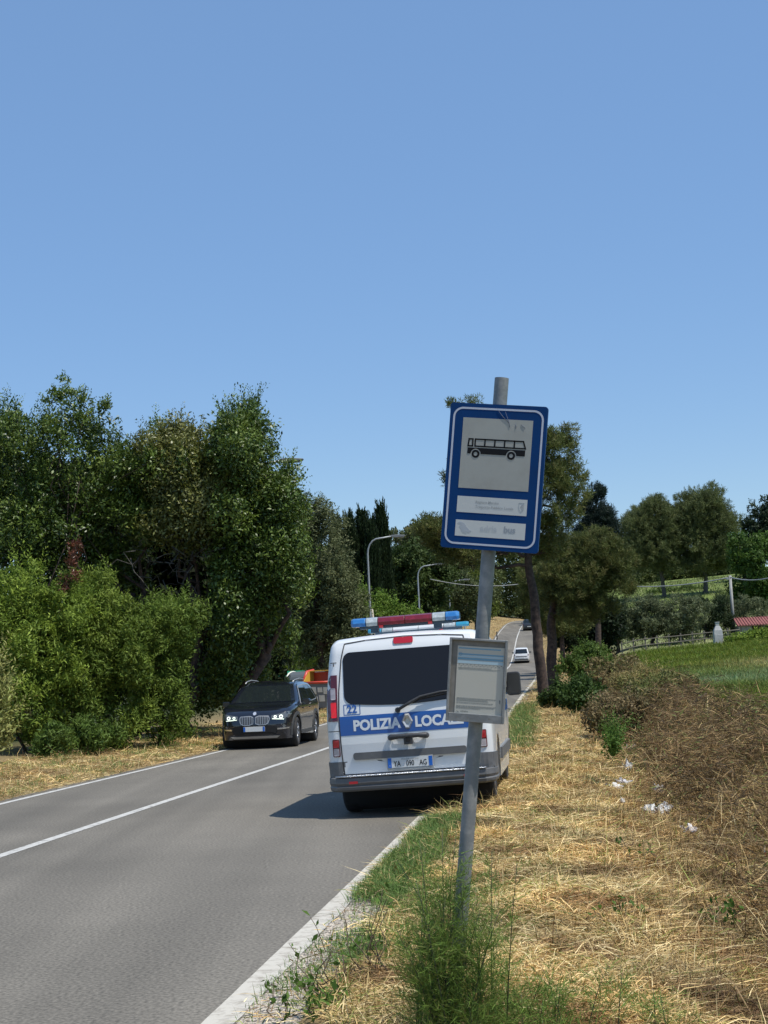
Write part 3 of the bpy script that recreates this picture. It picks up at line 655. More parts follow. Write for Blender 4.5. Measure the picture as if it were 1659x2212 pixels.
def make_suv():
    black = mat('black_car_paint', (.008, .0095, .016), .16, coat=1.0)
    prof = [(.10, .30), (.02, .45), (.0, .65), (.05, .95), (.20, 1.12), (.42, 1.42), (.62, 1.54), (1.1, 1.585), (1.7, 1.60), (2.2, 1.565), (2.52, 1.49), (2.95, 1.25), (3.28, 1.07),
            (3.7, 1.02), (4.1, .95), (4.31, .86), (4.40, .74), (4.43, .55), (4.41, .35), (4.33, .22)]
    root, bvh = simple_car('oncoming_suv', 'black SUV with lit headlights coming towards us in the left lane', prof, [(3.60, .41), (.93, .41)], .91, .30, .98, 3.5, black, 4.43)
    def D(name, polys, axis, m, off=.004, th=0, par=root, step=.06):
        if name in SEP and len(polys) > 1: return [D(name, [q_], axis, m, off, th, par, step) for q_ in polys][-1]
        return decal(bvh, polys, axis, off, th, step).build(name, m, par)
    clad = mat('wheel_arch_cladding', (.045, .045, .043), .6); sil = mat('silver_trim', (.42, .42, .41), .35, .6)
    D('windscreen', [[(-.70, 1.085), (.70, 1.085), (.56, 1.47), (-.56, 1.47)]], 'front', car_glass, .004, .004)
    D('lower_intake', [[(-.50, .33), (.50, .33), (.60, .50), (.34, .56), (-.34, .56), (-.60, .50)]], 'front', mat('intake', (.01, .01, .01), .7), .004, .002)
    for s in (-1, 1):
        fx = lambda pts: [(s * a, b) for a, b in pts]
        k = D('kidney_grille', [fx([(.03, .60), (.12, .565), (.27, .565), (.335, .61), (.365, .70), (.34, .765), (.10, .775), (.03, .745)])], 'front', mat('grille_dark', (.012, .012, .013), .5), .006, .004)
        D('chrome_frame', ribbon(fx([(.03, .60), (.12, .565), (.27, .565), (.335, .61), (.365, .70), (.34, .765), (.10, .775), (.03, .745)]), .016, True), 'front', sil, .012, .008, k)
        D('slats', [fx([(.065 + j * .042, .58), (.080 + j * .042, .58), (.080 + j * .042, .765), (.065 + j * .042, .765)]) for j in range(7)], 'front', sil, .012, .006, k)
        hl = D('headlight', [fx([(.40, .70), (.60, .665), (.80, .71), (.845, .80), (.80, .865), (.62, .815), (.41, .78)])], 'front', mat('headlight_glass', (.10, .11, .11), .08, coat=1), .006, .004)
        glow = mat('daytime_light', (.9, .95, .85), .3, emit=((.86, 1.0, .78), 1.0))
        for cx, rr_ in ((.50, .034), (.635, .044)): D('light_ring', ring_poly(fx(circ(cx, .742, rr_, 12)), fx(circ(cx, .742, rr_ * .55, 12))), 'front', glow, .014, .004, hl, .2)
        D('light_ring', [fx([(.43, .69), (.70, .672), (.70, .688), (.43, .706)])], 'front', glow, .014, .004, hl)
        fg = D('fog_light', [fx(circ(.70, .52, .035, 12))], 'front', mat('headlight_glass'), .008, .006)
        D('bumper_blade', [fx([(.55, .44), (.80, .455), (.80, .485), (.55, .475)])], 'front', chrome, .02, .02)
        D('side_window', [[(.62, 1.10), (1.55, 1.06), (1.55, 1.43), (.95, 1.45)], [(1.62, 1.055), (2.42, 1.03), (2.42, 1.40), (1.62, 1.43)], [(2.48, 1.03), (3.02, 1.03), (2.50, 1.40)]], 'right' if s > 0 else 'left', car_glass, .004, .003)
        D('window_trim', ribbon([(.60, 1.09), (1.6, 1.045), (3.08, 1.015), (2.45, 1.43), (1.6, 1.465), (.9, 1.46)], .016, True), 'right' if s > 0 else 'left', sil, .006, .004)
        D('sill_cladding', [[(1.36, .24), (3.16, .24), (3.16, .37), (1.36, .37)]], 'right' if s > 0 else 'left', clad, .008, .012)
        D('sill_blade', [[(1.5, .25), (3.1, .25), (3.1, .285), (1.5, .285)]], 'right' if s > 0 else 'left', sil, .03, .01)
        arcs = []
        for ay in (3.60, .93):
            o_ = [(ay + .49 * math.cos(R(q)), .35 + .49 * math.sin(R(q))) for q in np.linspace(-8, 188, 13)]; i_ = [(ay + .412 * math.cos(R(q)), .35 + .412 * math.sin(R(q))) for q in np.linspace(-8, 188, 13)]
            D('arch_cladding', [[o_[j], o_[j + 1], i_[j + 1], i_[j]] for j in range(12)], 'right' if s > 0 else 'left', clad, .006, .008)
        rl = MB(); rl.tube([(s * .585, .75, 1.565), (s * .61, .95, 1.60), (s * .625, 1.6, 1.625), (s * .61, 2.2, 1.59), (s * .60, 2.42, 1.545)], .016, 8); rl.build('roof_rail', sil, root)
        m_ = MB(); m_.prism(rr(.93, .98, 1.12, 1.12, .05), lambda a, q: (s * a, 2.78, q), lambda a, q: (s * (a - .02), 2.92, q)); m_.box((s * .89, 2.85, 1.03), (.12, .08, .04)); m_.build('door_mirror', black, root, .012)
        make_wheel(root, s * .80, 3.60, .355, .225, s, 5, steer=.03); make_wheel(root, s * .80, .93, .355, .225, s, 5)
        for yy in (1.75, 2.75): MB().box((s * .915, yy, .90), (.03, .17, .03)).build('door_handle', black, root, .006)
    D('skid_plate', [[(-.52, .245), (.52, .245), (.60, .30), (-.60, .30)]], 'front', sil, .012, .016)
    D('badge', [circ(0, .835, .04, 14)], 'front', mat('badge_metal', (.6, .62, .66), .3, .5), .006, .006)
    np2 = MB(); np2.box((0, 4.455, .47), (.52, .015, .115)); np2 = np2.build('number_plate', plate_white, root, .002)
    [MB().box((x_, 4.466, .47), (.045, .003, .11)).build('plate_band', plate_blue, np2) for x_ in (-.235, .235)]
    return root
suv = make_suv()
hs = math.atan(.115)
nose = Vector((-3.31, 36.9, 0)); dirv = Vector((-math.sin(hs), -math.cos(hs), 0))
suv.location = nose - dirv * 4.43; suv.location.z = 0; suv.rotation_euler = (0, 0, math.pi - hs)

def rear_car(name, label, Lc, Hc, wc, paint, boxy):
    prof = [(.08, .28), (.0, .45), (.02, .70), (.08, .90), (.16 + boxy, Hc - .42), (.34 + boxy, Hc - .10), (.6 + boxy, Hc - .02), (Lc * .42, Hc), (Lc * .60, Hc - .06), (Lc * .78, .98), (Lc * .95, .82), (Lc, .6), (Lc - .04, .28)]
    root, bvh = simple_car(name, label, prof, [(Lc * .8, .34), (Lc * .19, .34)], wc, .22, .9, Lc * .8, paint, Lc)
    D = lambda name, polys, axis, m, off=.006, th=.004: decal(bvh, polys, axis, off, th, .08).build(name, m, root)
    D('rear_window', [[(-wc * .80, .98), (wc * .80, .98), (wc * .70, Hc - .12), (-wc * .70, Hc - .12)]], 'rear', car_glass)
    D('windscreen', [[(-wc * .80, 1.0), (wc * .80, 1.0), (wc * .66, Hc - .12), (-wc * .66, Hc - .12)]], 'front', car_glass)
    for s in (-1, 1):
        D('tail_light', [[(s * wc * .80, .74), (s * wc * .97, .74), (s * wc * .97, .93), (s * wc * .82, .93)]], 'rear', lens_dark)
        D('side_window', [[(.35 + boxy, .98), (Lc * .68, .98), (Lc * .55, Hc - .14), (.55 + boxy, Hc - .14)]], 'right' if s > 0 else 'left', car_glass)
        m_ = MB(); m_.box((s * (wc + .10), Lc * .66, 1.0), (.18, .10, .13)); m_.build('door_mirror', black_plastic, root, .02)
        for wy in (Lc * .8, Lc * .19): make_wheel(root, s * (wc - .11), wy, .30, .18, s, 5)
    D('number_plate', [[(-.26, .50), (.26, .50), (.26, .60), (-.26, .60)]], 'rear', plate_white)
    D('boot_recess', [[(-wc * .72, .66), (wc * .72, .66), (wc * .72, .73), (-wc * .72, .73)]], 'rear', black_plastic)
    D('bumper_trim', [[(-wc * .93, .33), (wc * .93, .33), (wc * .93, .42), (-wc * .93, .42)]], 'rear', black_plastic)
    return root
def road_at(Y, k):  # a spot k of the way across the right lane
    x = float(rC(Y) + (rR(Y) - rC(Y)) * k); dz = float(rZ(Y + 2) - rZ(Y - 2)) / 4; dx = float(rC(Y + 2) - rC(Y - 2)) / 4
    return (x, Y, float(rZ(Y)) + .01), (math.atan(dz), 0, -math.atan(dx))
c1 = rear_car('small_hatchback', 'small white hatchback driving away up the road', 3.65, 1.55, .80, mat('white_car_paint', (.72, .73, .73), .3, coat=.5), .02)
c1.location, c1.rotation_euler = road_at(158, .42)
c2 = rear_car('dark_estate_car', 'dark car near the crest of the road, beyond the pine trunk', 4.4, 1.5, .88, mat('dark_grey_paint', (.03, .034, .04), .25, coat=.6), .15)
c2.location, c2.rotation_euler = road_at(208, .5)

# ------------------------------------------------------------ street lamps along the left verge
def make_lamp():
    root = thing('street_lamp', 'x', 'street lamp')
    p_ = MB(); pts = [(0, 0, -.2), (0, 0, 1), (0, 0, 4), (0, 0, 7.1)] + [(.55 - .55 * math.cos(R(a)), 0, 7.1 + .75 * math.sin(R(a))) for a in (20, 40, 60, 80)] + [(1.25, 0, 7.93)]
    p_.tube(pts, [.075, .07, .058, .045] + [.04] * 4 + [.035], 10); p_.build('post', galv_bright, root)
    MB().box((0, -.0, .9), (.16, .16, .35)).build('door_box', galv_bright, root, .01)
    h = MB(); h.prism([(1.2, -.07), (1.45, -.10), (1.85, -.06), (1.9, .0), (1.5, .045), (1.2, .03)], lambda a, q: (a, -.11, 7.95 + q), lambda a, q: (a, .11, 7.95 + q)); h = h.build('lamp_head', mat('lamp_head', (.20, .21, .21), .5), root, .02)
    MB().box((1.6, 0, 7.865), (.4, .16, .02)).build('lamp_glass', lens_clear, h)
    return root
lamp = make_lamp()
for i, (u_, v_, Y, lab) in enumerate(((536, 1500, 45, 'street lamp half hidden in the big dark evergreen, only its head and foot showing'), (800, 1330, 75, 'tall grey curved street lamp in front of the cypresses, nearest of those above the van'),
        (907, 1340, 105, 'grey curved street lamp against the dark round tree beyond the cypresses'), (973, 1330, 135, 'distant grey street lamp just left of the sign post, below the overhead cable'), (1003, 1330, 165, 'farthest street lamp, its arm just showing beside the sign post'))):
    o = lamp if i == 0 else copy_tree(lamp); q = at(u_, v_, Y); o.location = (q.x, Y, gz(q.x, Y)); o['label'] = lab; o['group'] = 'street lamps along the left side of the road'
    o.rotation_euler = (0, 0, -.1)
q = at(819, 1335, 82); mp_ = thing('marker_pole', 'thin pale wooden stake leaning among the shrubs behind the van light bar', 'stake', (q.x, 82, gz(q.x, 82)))
MB().tube([(0, 0, 0), (-.35, 0, 4.6)], .05, 6).build('stake', mat('pale_wood', (.40, .36, .28), .8), mp_)
q = at(1072, 1345, 185); mp_ = thing('marker_post', 'dark roadside marker post on the dry bank far up the road', 'post', (q.x, 185, gz(q.x, 185)))
MB().box((0, 0, .7), (.14, .10, 1.4)).build('post', mat('dark_post', (.05, .05, .05), .8), mp_, .01)

# ------------------------------------------------------------ recycling bins
def make_bin(u_, v_, Y, kind, label):
    q = at(u_, v_, Y); root = thing('recycling_bin', label, 'bin', (q.x, Y, gz(q.x, Y)), (0, 0, R(-28)), 'recycling bins beside the road')
    grey = mat('bin_grey', (.16, .18, .20), .5)
    b = MB(); vs = []
    for z, kx, ky in ((.12, .52, .40), (1.08, .64, .52)): vs += [(-kx, -ky, z), (kx, -ky, z), (kx, ky, z), (-kx, ky, z)]
    b.add(vs, [(0, 1, 2, 3)[::-1], (4, 5, 6, 7)] + [(i, (i + 1) % 4, 4 + (i + 1) % 4, 4 + i) for i in range(4)]); b.box((0, 0, 1.10), (1.34, 1.10, .06)); b.build('container', grey, root, .03)
    ps = MB()
    for i, (xa, za, sx, sz) in enumerate(((-.40, .86, .22, .24), (-.15, .84, .22, .30), (.12, .87, .2, .2), (.36, .83, .2, .28), (-.38, .52, .24, .22), (-.1, .50, .2, .22), (.17, .52, .24, .26))):
        ps.box((xa, -.405 - .125 * (za - .12) - .012, za), (sx, .01, sz), Matrix.Rotation(-.124 * -1, 3, 'X'))
    for i, (ya, za, sy, sz) in enumerate(((-.2, .85, .26, .26), (.15, .85, .26, .22), (-.12, .5, .3, .26))): ps.box((-.525 - .125 * (za - .12) - .012, ya, za), (.01, sy, sz), Matrix.Rotation(-.124, 3, 'Y'))
    ps.build('paper_notices', shade_dirt('notice_paper', (.66, .66, .62), (.50, .46, .30), 6, .5, .7), root)
    st = MB()
    for i in range(4): st.box((-.655 + i * 0, -.515, .45 + i * .13), (.07, .07, .065))
    st.build('warning_stripe', mat('warning_red', (.5, .03, .03), .5), root)
    lid = MB()
    if kind == 'open':
        red = mat('lid_red', (.55, .06, .03), .4); yel = mat('lid_yellow', (.62, .36, .05), .4)
        prof = [(-.52, 1.13), (-.52, 1.2), (-.15, 1.62), (.30, 1.66), (.52, 1.25), (.52, 1.13)]
        for x in (-.64, .56): lid.prism(prof, lambda a, q_: (x, a, q_), lambda a, q_: (x + .08, a, q_))
        lid.box((0, .2, 1.64), (1.2, .5, .05)); lid.build('lid', yel, root, .01)
        f = MB(); f.tube([(-.56, -.53, 1.17), (.6, -.53, 1.17)], .06, 6); f.tube([(-.62, -.5, 1.17), (-.62, -.15, 1.62), (-.62, .3, 1.68)], .06, 6); f.box((0, .25, 1.36), (1.1, .04, .46)); f.build('red_frame', red, root)
    else:
        m_ = mat('lid_green', (.015, .20, .10), .35) if kind == 'green' else mat('lid_dark_grey', (.10, .11, .11), .45)
        arc = [(.54 * math.cos(R(a)), 1.14 + .46 * math.sin(R(a))) for a in range(0, 181, 15)]
        lid.prism(arc, lambda a, q_: (-.62, a, q_), lambda a, q_: (.62, a, q_)); lid.build('lid', m_, root, .01)
        e = MB(); e.tube([(-.64, a, q_) for a, q_ in arc], .035, 6); e.build('lid_edge', mat('lid_edge_green', (.25, .50, .38), .5) if kind == 'green' else mat('lid_edge_white', (.70, .69, .58), .5), root)
    root.scale = (1.14, 1.14, 1.02)
    for x in (-.45, .45):
        for y in (-.3, .3): MB().tube([(x - .03, y, .08), (x + .03, y, .08)], .08, 10).build('caster', rubber, root)
    return root
make_bin(702, 1530, 65.0, 'open', 'grey recycling bin with an open red and yellow lid, beside the van')
make_bin(667, 1528, 66.6, 'grey', 'recycling bin with a rounded dark grey lid edged in white, behind the black SUV')
make_bin(628, 1526, 68.2, 'green', 'recycling bin with a rounded green lid, behind the roof of the black SUV')

# ------------------------------------------------------------ cables, power pole, shed, barbecue, fence
def gpt(u_, v_, y0=6.0, y1=140):
    """where the line of sight through a spot meets the ground"""
    Y = y0
    while Y < y1:
        q = at(u_, v_, Y)
        if q.z <= gz(q.x, Y): return Vector((q.x, Y, gz(q.x, Y)))
        Y += .05 if Y < 40 else .5
    return at(u_, v_, y1)
concrete = mat('pole_concrete', (.34, .34, .32), .8, noise=(3, (.26, .26, .24), .4, .7))
q = at(1577, 1243, 140); pw = thing('power_pole', 'grey concrete power pole at the field edge, above the olive trees', 'pole', (q.x, 140, gz(q.x, 140)), (0, 0, 0)); ph = q.z - gz(q.x, 140)
MB().tube([(0, 0, 0), (0, 0, ph)], [.17, .12], 10).build('post', concrete, pw); MB().box((-.1, 0, ph - .3), (.5, .1, .12)).build('bracket', galv_bright, pw)
cab = mat('cable', (.30, .31, .30), .7)
def cable(name, label, A, B, sag, rad=.03):
    o = thing(name, label, 'cable', A); b = MB()
    b.tube([(B - A) * t_ + Vector((0, 0, -sag * 4 * t_ * (1 - t_))) for t_ in np.linspace(0, 1, 14)], rad, 6); b.build('strand', cab, o); return o
cable('overhead_cable', 'pale overhead cable running left from the power pole across the pines', at(1577, 1247, 140), at(1300, 1262, 150), .5, .055)
cable('overhead_cable', 'pale overhead cable rising right from the power pole out of view', at(1577, 1247, 140), at(1760, 1200, 120), .9, .055)
cable('overhead_cable', 'thin pale cable between the distant lamps left of the sign post', at(929, 1251, 115), at(1120, 1262, 120), .3, .03)
q = at(1608, 1385, 138); gzq = gz(q.x, 138); sh = thing('garden_shed', 'low shed with a red tiled roof at the right end of the field', 'shed', (q.x, 138, gzq))
ev = at(1600, 1352, 138).z - gzq
MB().box((.0, 0, ev / 2), (.9, 2.4, ev)).build('end_wall', mat('rendered_wall', (.30, .30, .28), .9, noise=(3, (.2, .2, .19), .4, .7)), sh)
MB().box((5.0, 1.15, ev / 2), (10, .1, ev)).build('back_wall', mat('rendered_wall'), sh)
rf = MB(); rf.add([(-.9, -1.5, ev + .02), (11, -1.5, ev + .12), (11, 1.6, ev + .85), (-.5, 1.6, ev + .75), (-.9, -1.5, ev - .06), (11, -1.5, ev + .04), (11, 1.6, ev + .77), (-.5, 1.6, ev + .67)], [(0, 1, 2, 3), (7, 6, 5, 4), (0, 4, 5, 1), (1, 5, 6, 2), (2, 6, 7, 3), (3, 7, 4, 0)])
for k in range(46): rf.tube([(-.85 + k * .255, -1.52, ev + .045), (-.5 + k * .25, 1.58, ev + .80)], .05, 5)
rf.build('tiled_roof', mat('roof_tile', (.27, .095, .085), .85, noise=(4, (.18, .06, .055), .4, .7)), sh)
for k in range(3): MB().box((1.5 + k * 3.4, -1.3, ev / 2), (.12, .12, ev)).build('post', mat('fence_wood', (.16, .14, .11), .9), sh)
q = at(1552, 1390, 129); bq = thing('stone_barbecue', 'pale stone garden barbecue with a tapering chimney, by the fence', 'barbecue', (q.x, 129, gz(q.x, 129)))
stone = mat('pale_stone', (.46, .46, .45), .85, noise=(5, (.34, .34, .33), .4, .7))
MB().box((0, 0, .4), (.72, .6, .8)).build('base', stone, bq, .03)
b = MB(); vs = []
for z, k in ((.8, .36), (1.15, .33), (1.5, .17)): vs += [(-k, -k * .8, z), (k, -k * .8, z), (k, k * .8, z), (-k, k * .8, z)]
b.add(vs, [(4 * j + i, 4 * j + (i + 1) % 4, 4 * j + 4 + (i + 1) % 4, 4 * j + 4 + i) for j in (0, 1) for i in range(4)] + [(8, 9, 10, 11)]); b.build('hood', stone, bq)
MB().box((0, 0, 1.62), (.28, .24, .34)).box((0, 0, 1.82), (.34, .30, .06)).build('chimney', stone, bq)
wood = mat('fence_wood'); fq = [gpt(u_, v_, 100, 150) for u_, v_ in ((1335, 1416), (1600, 1388))]
A, B = Vector((fq[0].x, 131, 0)), Vector((fq[1].x + 1, 131, 0)); fe = thing('field_fence', 'low wooden post and rail fence between the green field and the olive trees', 'fence', (A.x, 131, gz(A.x, 131)))
nfp = 11; z_ = lambda x: gz(x, 131) - gz(A.x, 131)
for k in range(nfp):
    x = A.x + (B.x - A.x) * k / (nfp - 1); MB().box((x - A.x, 0, z_(x) + .55), (.12, .12, 1.25)).build('post', wood, fe)
for hz in (.45, .95):
    b = MB(); b.tube([(x - A.x, -.06, z_(x) + hz) for x in np.linspace(A.x, B.x, 12)], .045, 5); b.build('rail', wood, fe)

# ------------------------------------------------------------ vegetation
def quads_mesh(name, V, nper, faces_local, cols, m, parent=None):
    """V (n*nper,3); faces_local list of tuples repeated for each element"""
    n = len(V) // nper; me = bpy.data.meshes.new(name)
    L = []; tot = []; 
    for f in faces_local: tot.append(len(f))
    loc = np.concatenate([np.array(f) for f in faces_local]); nl = len(loc)
    loops = (np.arange(n)[:, None] * nper + loc[None, :]).ravel().astype('i4')
    totals = np.tile(np.array(tot, 'i4'), n); starts = np.concatenate([[0], np.cumsum(totals)[:-1]]).astype('i4')
    me.vertices.add(len(V)); me.vertices.foreach_set('co', V.astype('f4').ravel())
    me.loops.add(len(loops)); me.loops.foreach_set('vertex_index', loops)
    me.polygons.add(len(totals)); me.polygons.foreach_set('loop_start', starts); me.polygons.foreach_set('loop_total', totals)
    me.update(calc_edges=True)
    ca = me.color_attributes.new('Col', 'FLOAT_COLOR', 'POINT')
    ca.data.foreach_set('color', np.c_[np.repeat(cols, nper, 0), np.ones(len(V))].astype('f4').ravel())
    return link(name, me, m, parent)
unit = lambda a: a / (np.linalg.norm(a, axis=1, keepdims=True) + 1e-9)
def leaf_verts(C, D, N, size, asp):
    D = unit(D); S_ = unit(np.cross(D, N)); N2 = np.cross(S_, D); h = size[:, None] / 2; w_ = h * np.reshape(asp, (-1, 1))
    return np.stack([C - D * h, C + S_ * w_ + N2 * h * .18, C + D * h, C - S_ * w_ + N2 * h * .18], 1).reshape(-1, 3)
def crown_points(rng, clumps, n, per, sub, shell=.62):
    """sub-clusters over ellipsoid clumps, then leaves about each sub-cluster"""
    cl = np.array([c[:6] for c in clumps], float); area = (cl[:, 3] * cl[:, 4] + cl[:, 4] * cl[:, 5] + cl[:, 3] * cl[:, 5]); pr = area / area.sum()
    m = max(1, n // per); k = rng.choice(len(cl), m, p=pr); d = unit(rng.normal(size=(m, 3)))
    r = shell + (1.06 - shell) * rng.random(m)**.6
    c = cl[k, :3] + d * cl[k, 3:6] * r[:, None]
    idx = np.repeat(np.arange(m), per); od = unit(rng.normal(size=(m * per, 3)) + d[idx] * .35 + [0, 0, .45]); sc_ = rng.uniform(.6, 1.45, m)[idx]
    off = od * (sub * 1.5 * sc_ * rng.random(m * per)**.45)[:, None]
    return c[idx] + off, unit(od + d[idx] * .3), idx, m
def shade_cols(rng, idx, m, pal, n, spread=.38):
    pal = np.array(pal, float); t_ = rng.random(m)[idx][:, None] * .75 + rng.random(n)[:, None] * .25
    i = t_ * (len(pal) - 1); a = np.floor(i).astype(int).clip(0, len(pal) - 2)[:, 0]; f = i - a[:, None]
    c = pal[a] * (1 - f) + pal[a + 1] * f
    return c * (1 + spread * (rng.random(n)[:, None] - .5)) * (1 + .35 * (rng.random(m)[idx][:, None] - .5))
def foliage(rng, parent, clumps, n, leaf, asp, sub, pal, m, name='crown', per=24, shell=.62, shoots=0, shoot_len=.7, droop=0.0, up=.25, sats=9):
    sat = []
    for c in clumps:
        sat.append(c); ns = int(round(sats * rng.uniform(.7, 1.3)))
        for j in range(ns):
            d = unit(rng.normal(size=(1, 3)) + [0, 0, .3])[0]; k_ = rng.uniform(.18, .46); g_ = rng.uniform(.80, 1.16) if k_ > .3 else rng.uniform(.95, 1.25)
            sat.append((c[0] + d[0] * c[3] * g_, c[1] + d[1] * c[4] * g_, c[2] + d[2] * c[5] * g_, c[3] * k_, c[4] * k_, c[5] * k_ * 1.1))
    big_ = {id(c) for c in clumps}; clumps = [tuple(c[:3]) + tuple(q * .84 for q in c[3:6]) if id(c) in big_ else c for c in sat]
    C, out, idx, k = crown_points(rng, clumps, n, per, sub, shell); N_ = len(C)
    D = rng.normal(size=(N_, 3)) * .9 + out * .35 + [0, 0, up - droop]; Nn = rng.normal(size=(N_, 3)) * .42 + out * .8 + [0, 0, .45]
    size = leaf * rng.uniform(.6, 1.35, N_); cols = shade_cols(rng, idx, k, pal, N_)
    V = leaf_verts(C, D, Nn, size, asp)
    if shoots:
        cl = np.array([c[:6] for c in clumps], float); kk = rng.integers(0, len(cl), shoots); d = unit(rng.normal(size=(shoots, 3)) + [0, 0, .7])
        st_ = cl[kk, :3] + d * cl[kk, 3:6] * .95; dr = unit(d * .5 + rng.normal(size=(shoots, 3)) * .25 + [0, 0, .9 - droop]); ln = shoot_len * rng.uniform(.4, 1.2, shoots)
        q = 22; t_ = np.tile(np.linspace(.05, 1, q), shoots); ii = np.repeat(np.arange(shoots), q)
        rad = unit(np.cross(rng.normal(size=(shoots * q, 3)), dr[ii]))
        C2 = st_[ii] + dr[ii] * (ln[ii] * t_)[:, None] + rad * leaf * .42; D2 = dr[ii] * .8 + rad
        V = np.r_[V, leaf_verts(C2, D2, rng.normal(size=(len(ii), 3)) + dr[ii], leaf * rng.uniform(.7, 1.2, len(ii)) * (1.1 - .5 * t_), asp)]
        cols = np.r_[cols, shade_cols(rng, ii, shoots, pal, len(ii)) * 1.1]
    return quads_mesh(name, V, 4, [(0, 1, 2, 3)], cols, m, parent)
def wobble(rng, a, b, n=6, amp=.15):
    a, b = Vector(a), Vector(b); L_ = (b - a).length
    return [a + (b - a) * (i / (n - 1)) + Vector(rng.normal(size=3)) * amp * L_ * .3 * (0 if i in (0, n - 1) else 1) for i in range(n)]
def trunk(rng, parent, H, r, ends, m=bark, base=(0, 0, -.3), mid=None, name='trunk', n=10):
    b = MB(); top_ = Vector(mid or (0, 0, H)); p = wobble(rng, base, top_, 7, .12); b.tube(p, list(np.linspace(r, r * .62, 7)), n)
    for e in ends:
        k = rng.integers(3, 7); s_ = p[k]; pp = wobble(rng, s_, e[:3], 6, .28); b.tube(pp, list(np.linspace(r * .42, r * .07, 6)), 6)
    return b.build(name, m, parent)
laurel_pal = [(.028, .052, .010), (.062, .105, .016), (.11, .165, .026), (.19, .235, .045)]
dark_pal = [(.012, .026, .009), (.022, .045, .013), (.045, .070, .020)]
bright_pal = [(.085, .14, .02), (.175, .25, .034), (.29, .37, .06)]
olive_pal = [(.09, .115, .055), (.14, .165, .08), (.19, .215, .12)]
oak_pal = [(.065, .085, .034), (.115, .135, .058), (.17, .185, .085)]
pine_pal = [(.055, .078, .024), (.10, .125, .036), (.155, .175, .05), (.17, .14, .06)]
far_pal = [(.05, .07, .022), (.09, .115, .032), (.13, .155, .045)]

# the big evergreens on the left: x (from the viewer's left), distance, list of crown clumps in metres
def big_tree(seed, name, label, u_, Y, clumps_px, n, leaf, pal, m=leaf_gloss, asp=.42, sub=.27, shoots=260, r=.18, group=None, shoot_len=.7, cat='tree', per=46, shell=.62, tr=True):
    """clumps_px: (u, v, half width px, half height px, depth m, dy)"""
    rng = np.random.default_rng(seed); q = at(u_, 1500, Y); z0 = gz(q.x, Y); root = thing(name, label, cat, (q.x, Y, z0), (0, 0, 0), group)
    cl = []
    for (cu, cv, hw, hh, dep, dy) in clumps_px:
        p_ = at(cu, cv, Y + dy); k = (Y + dy) / F_PX; cl.append((p_.x - q.x, dy, p_.z - z0, hw * k, dep, hh * k))
    if tr: trunk(rng, root, max(c[2] for c in cl) * .55, r, cl)
    foliage(rng, root, cl, n, leaf, asp, sub, pal, m, shoots=shoots, shoot_len=shoot_len, per=per, shell=shell)
    return root
# each clump: centre and half size as seen, depth in metres, distance offset
big_tree(11, 'evergreen_tree', 'tall dark evergreen at the left edge with a thin leafy tuft above its crown', 60, 44,
    [(40, 1010, 90, 105, 1.4, 0), (125, 960, 85, 80, 1.3, -.5), (20, 1160, 120, 110, 1.6, 0), (150, 1110, 90, 110, 1.4, -.3), (60, 1320, 140, 120, 1.5, .8), (-60, 1050, 90, 160, 1.5, .5), (80, 1480, 150, 100, 1.3, 1.2)], 52000, .125, laurel_pal, shoots=420, shell=.5)
big_tree(12, 'tall_sapling', 'slender sapling whose sparse top sticks up highest at the left', 150, 43.2,
    [(132, 838, 20, 22, .3, 0), (112, 862, 20, 14, .3, 0), (160, 862, 22, 22, .3, 0), (205, 892, 26, 18, .3, 0), (180, 905, 20, 14, .3, 0), (228, 885, 10, 14, .2, 0)], 1000, .12, laurel_pal[1:], shoots=30, r=.05, shoot_len=.35, sub=.12, per=16, shell=.3)
t13 = big_tree(13, 'evergreen_tree', 'mid-height dark evergreen with an even top, second from the left edge', 290, 45,
    [(235, 1035, 85, 80, 1.4, 0), (320, 1025, 80, 78, 1.4, -.3), (260, 1150, 90, 90, 1.5, 0), (360, 1080, 70, 90, 1.3, .3), (210, 1260, 120, 110, 1.5, 1.0)], 42000, .12, laurel_pal, shoots=420, shell=.5)
big_tree(14, 'evergreen_tree', 'dark evergreen with pale flecked leaves over a black hollow', 425, 44,
    [(380, 1032, 70, 80, 1.4, 0), (445, 1025, 66, 75, 1.4, 0), (430, 1110, 85, 75, 1.3, -.6), (395, 1150, 60, 50, 1.0, -.4), (480, 1090, 70, 80, 1.3, -.4)], 46000, .12, [(.06, .07, .015), (.12, .13, .024), (.19, .20, .05), (.27, .265, .10)], shoots=380, shell=.5)
t15 = big_tree(15, 'evergreen_tree', 'tallest dark evergreen by the black SUV, hiding the nearest street lamp', 545, 43.5,
    [(515, 935, 44, 50, 1.1, 0), (540, 900, 18, 22, .6, 0), (532, 985, 62, 56, 1.4, -.2), (505, 1030, 80, 60, 1.4, -.1), (598, 1065, 40, 44, 1.1, -.3), (530, 1120, 90, 80, 1.5, 0), (605, 1150, 50, 60, 1.2, -.5), (560, 1230, 85, 90, 1.5, 0), (603, 1245, 52, 66, 1.2, .2), (540, 1340, 70, 90, 1.4, .4), (522, 1395, 44, 76, 1.2, .4), (470, 1480, 60, 60, 1, 1.0), (515, 1470, 50, 60, 1, 1)], 78000, .12, laurel_pal, shoots=620, r=.22, shell=.5)
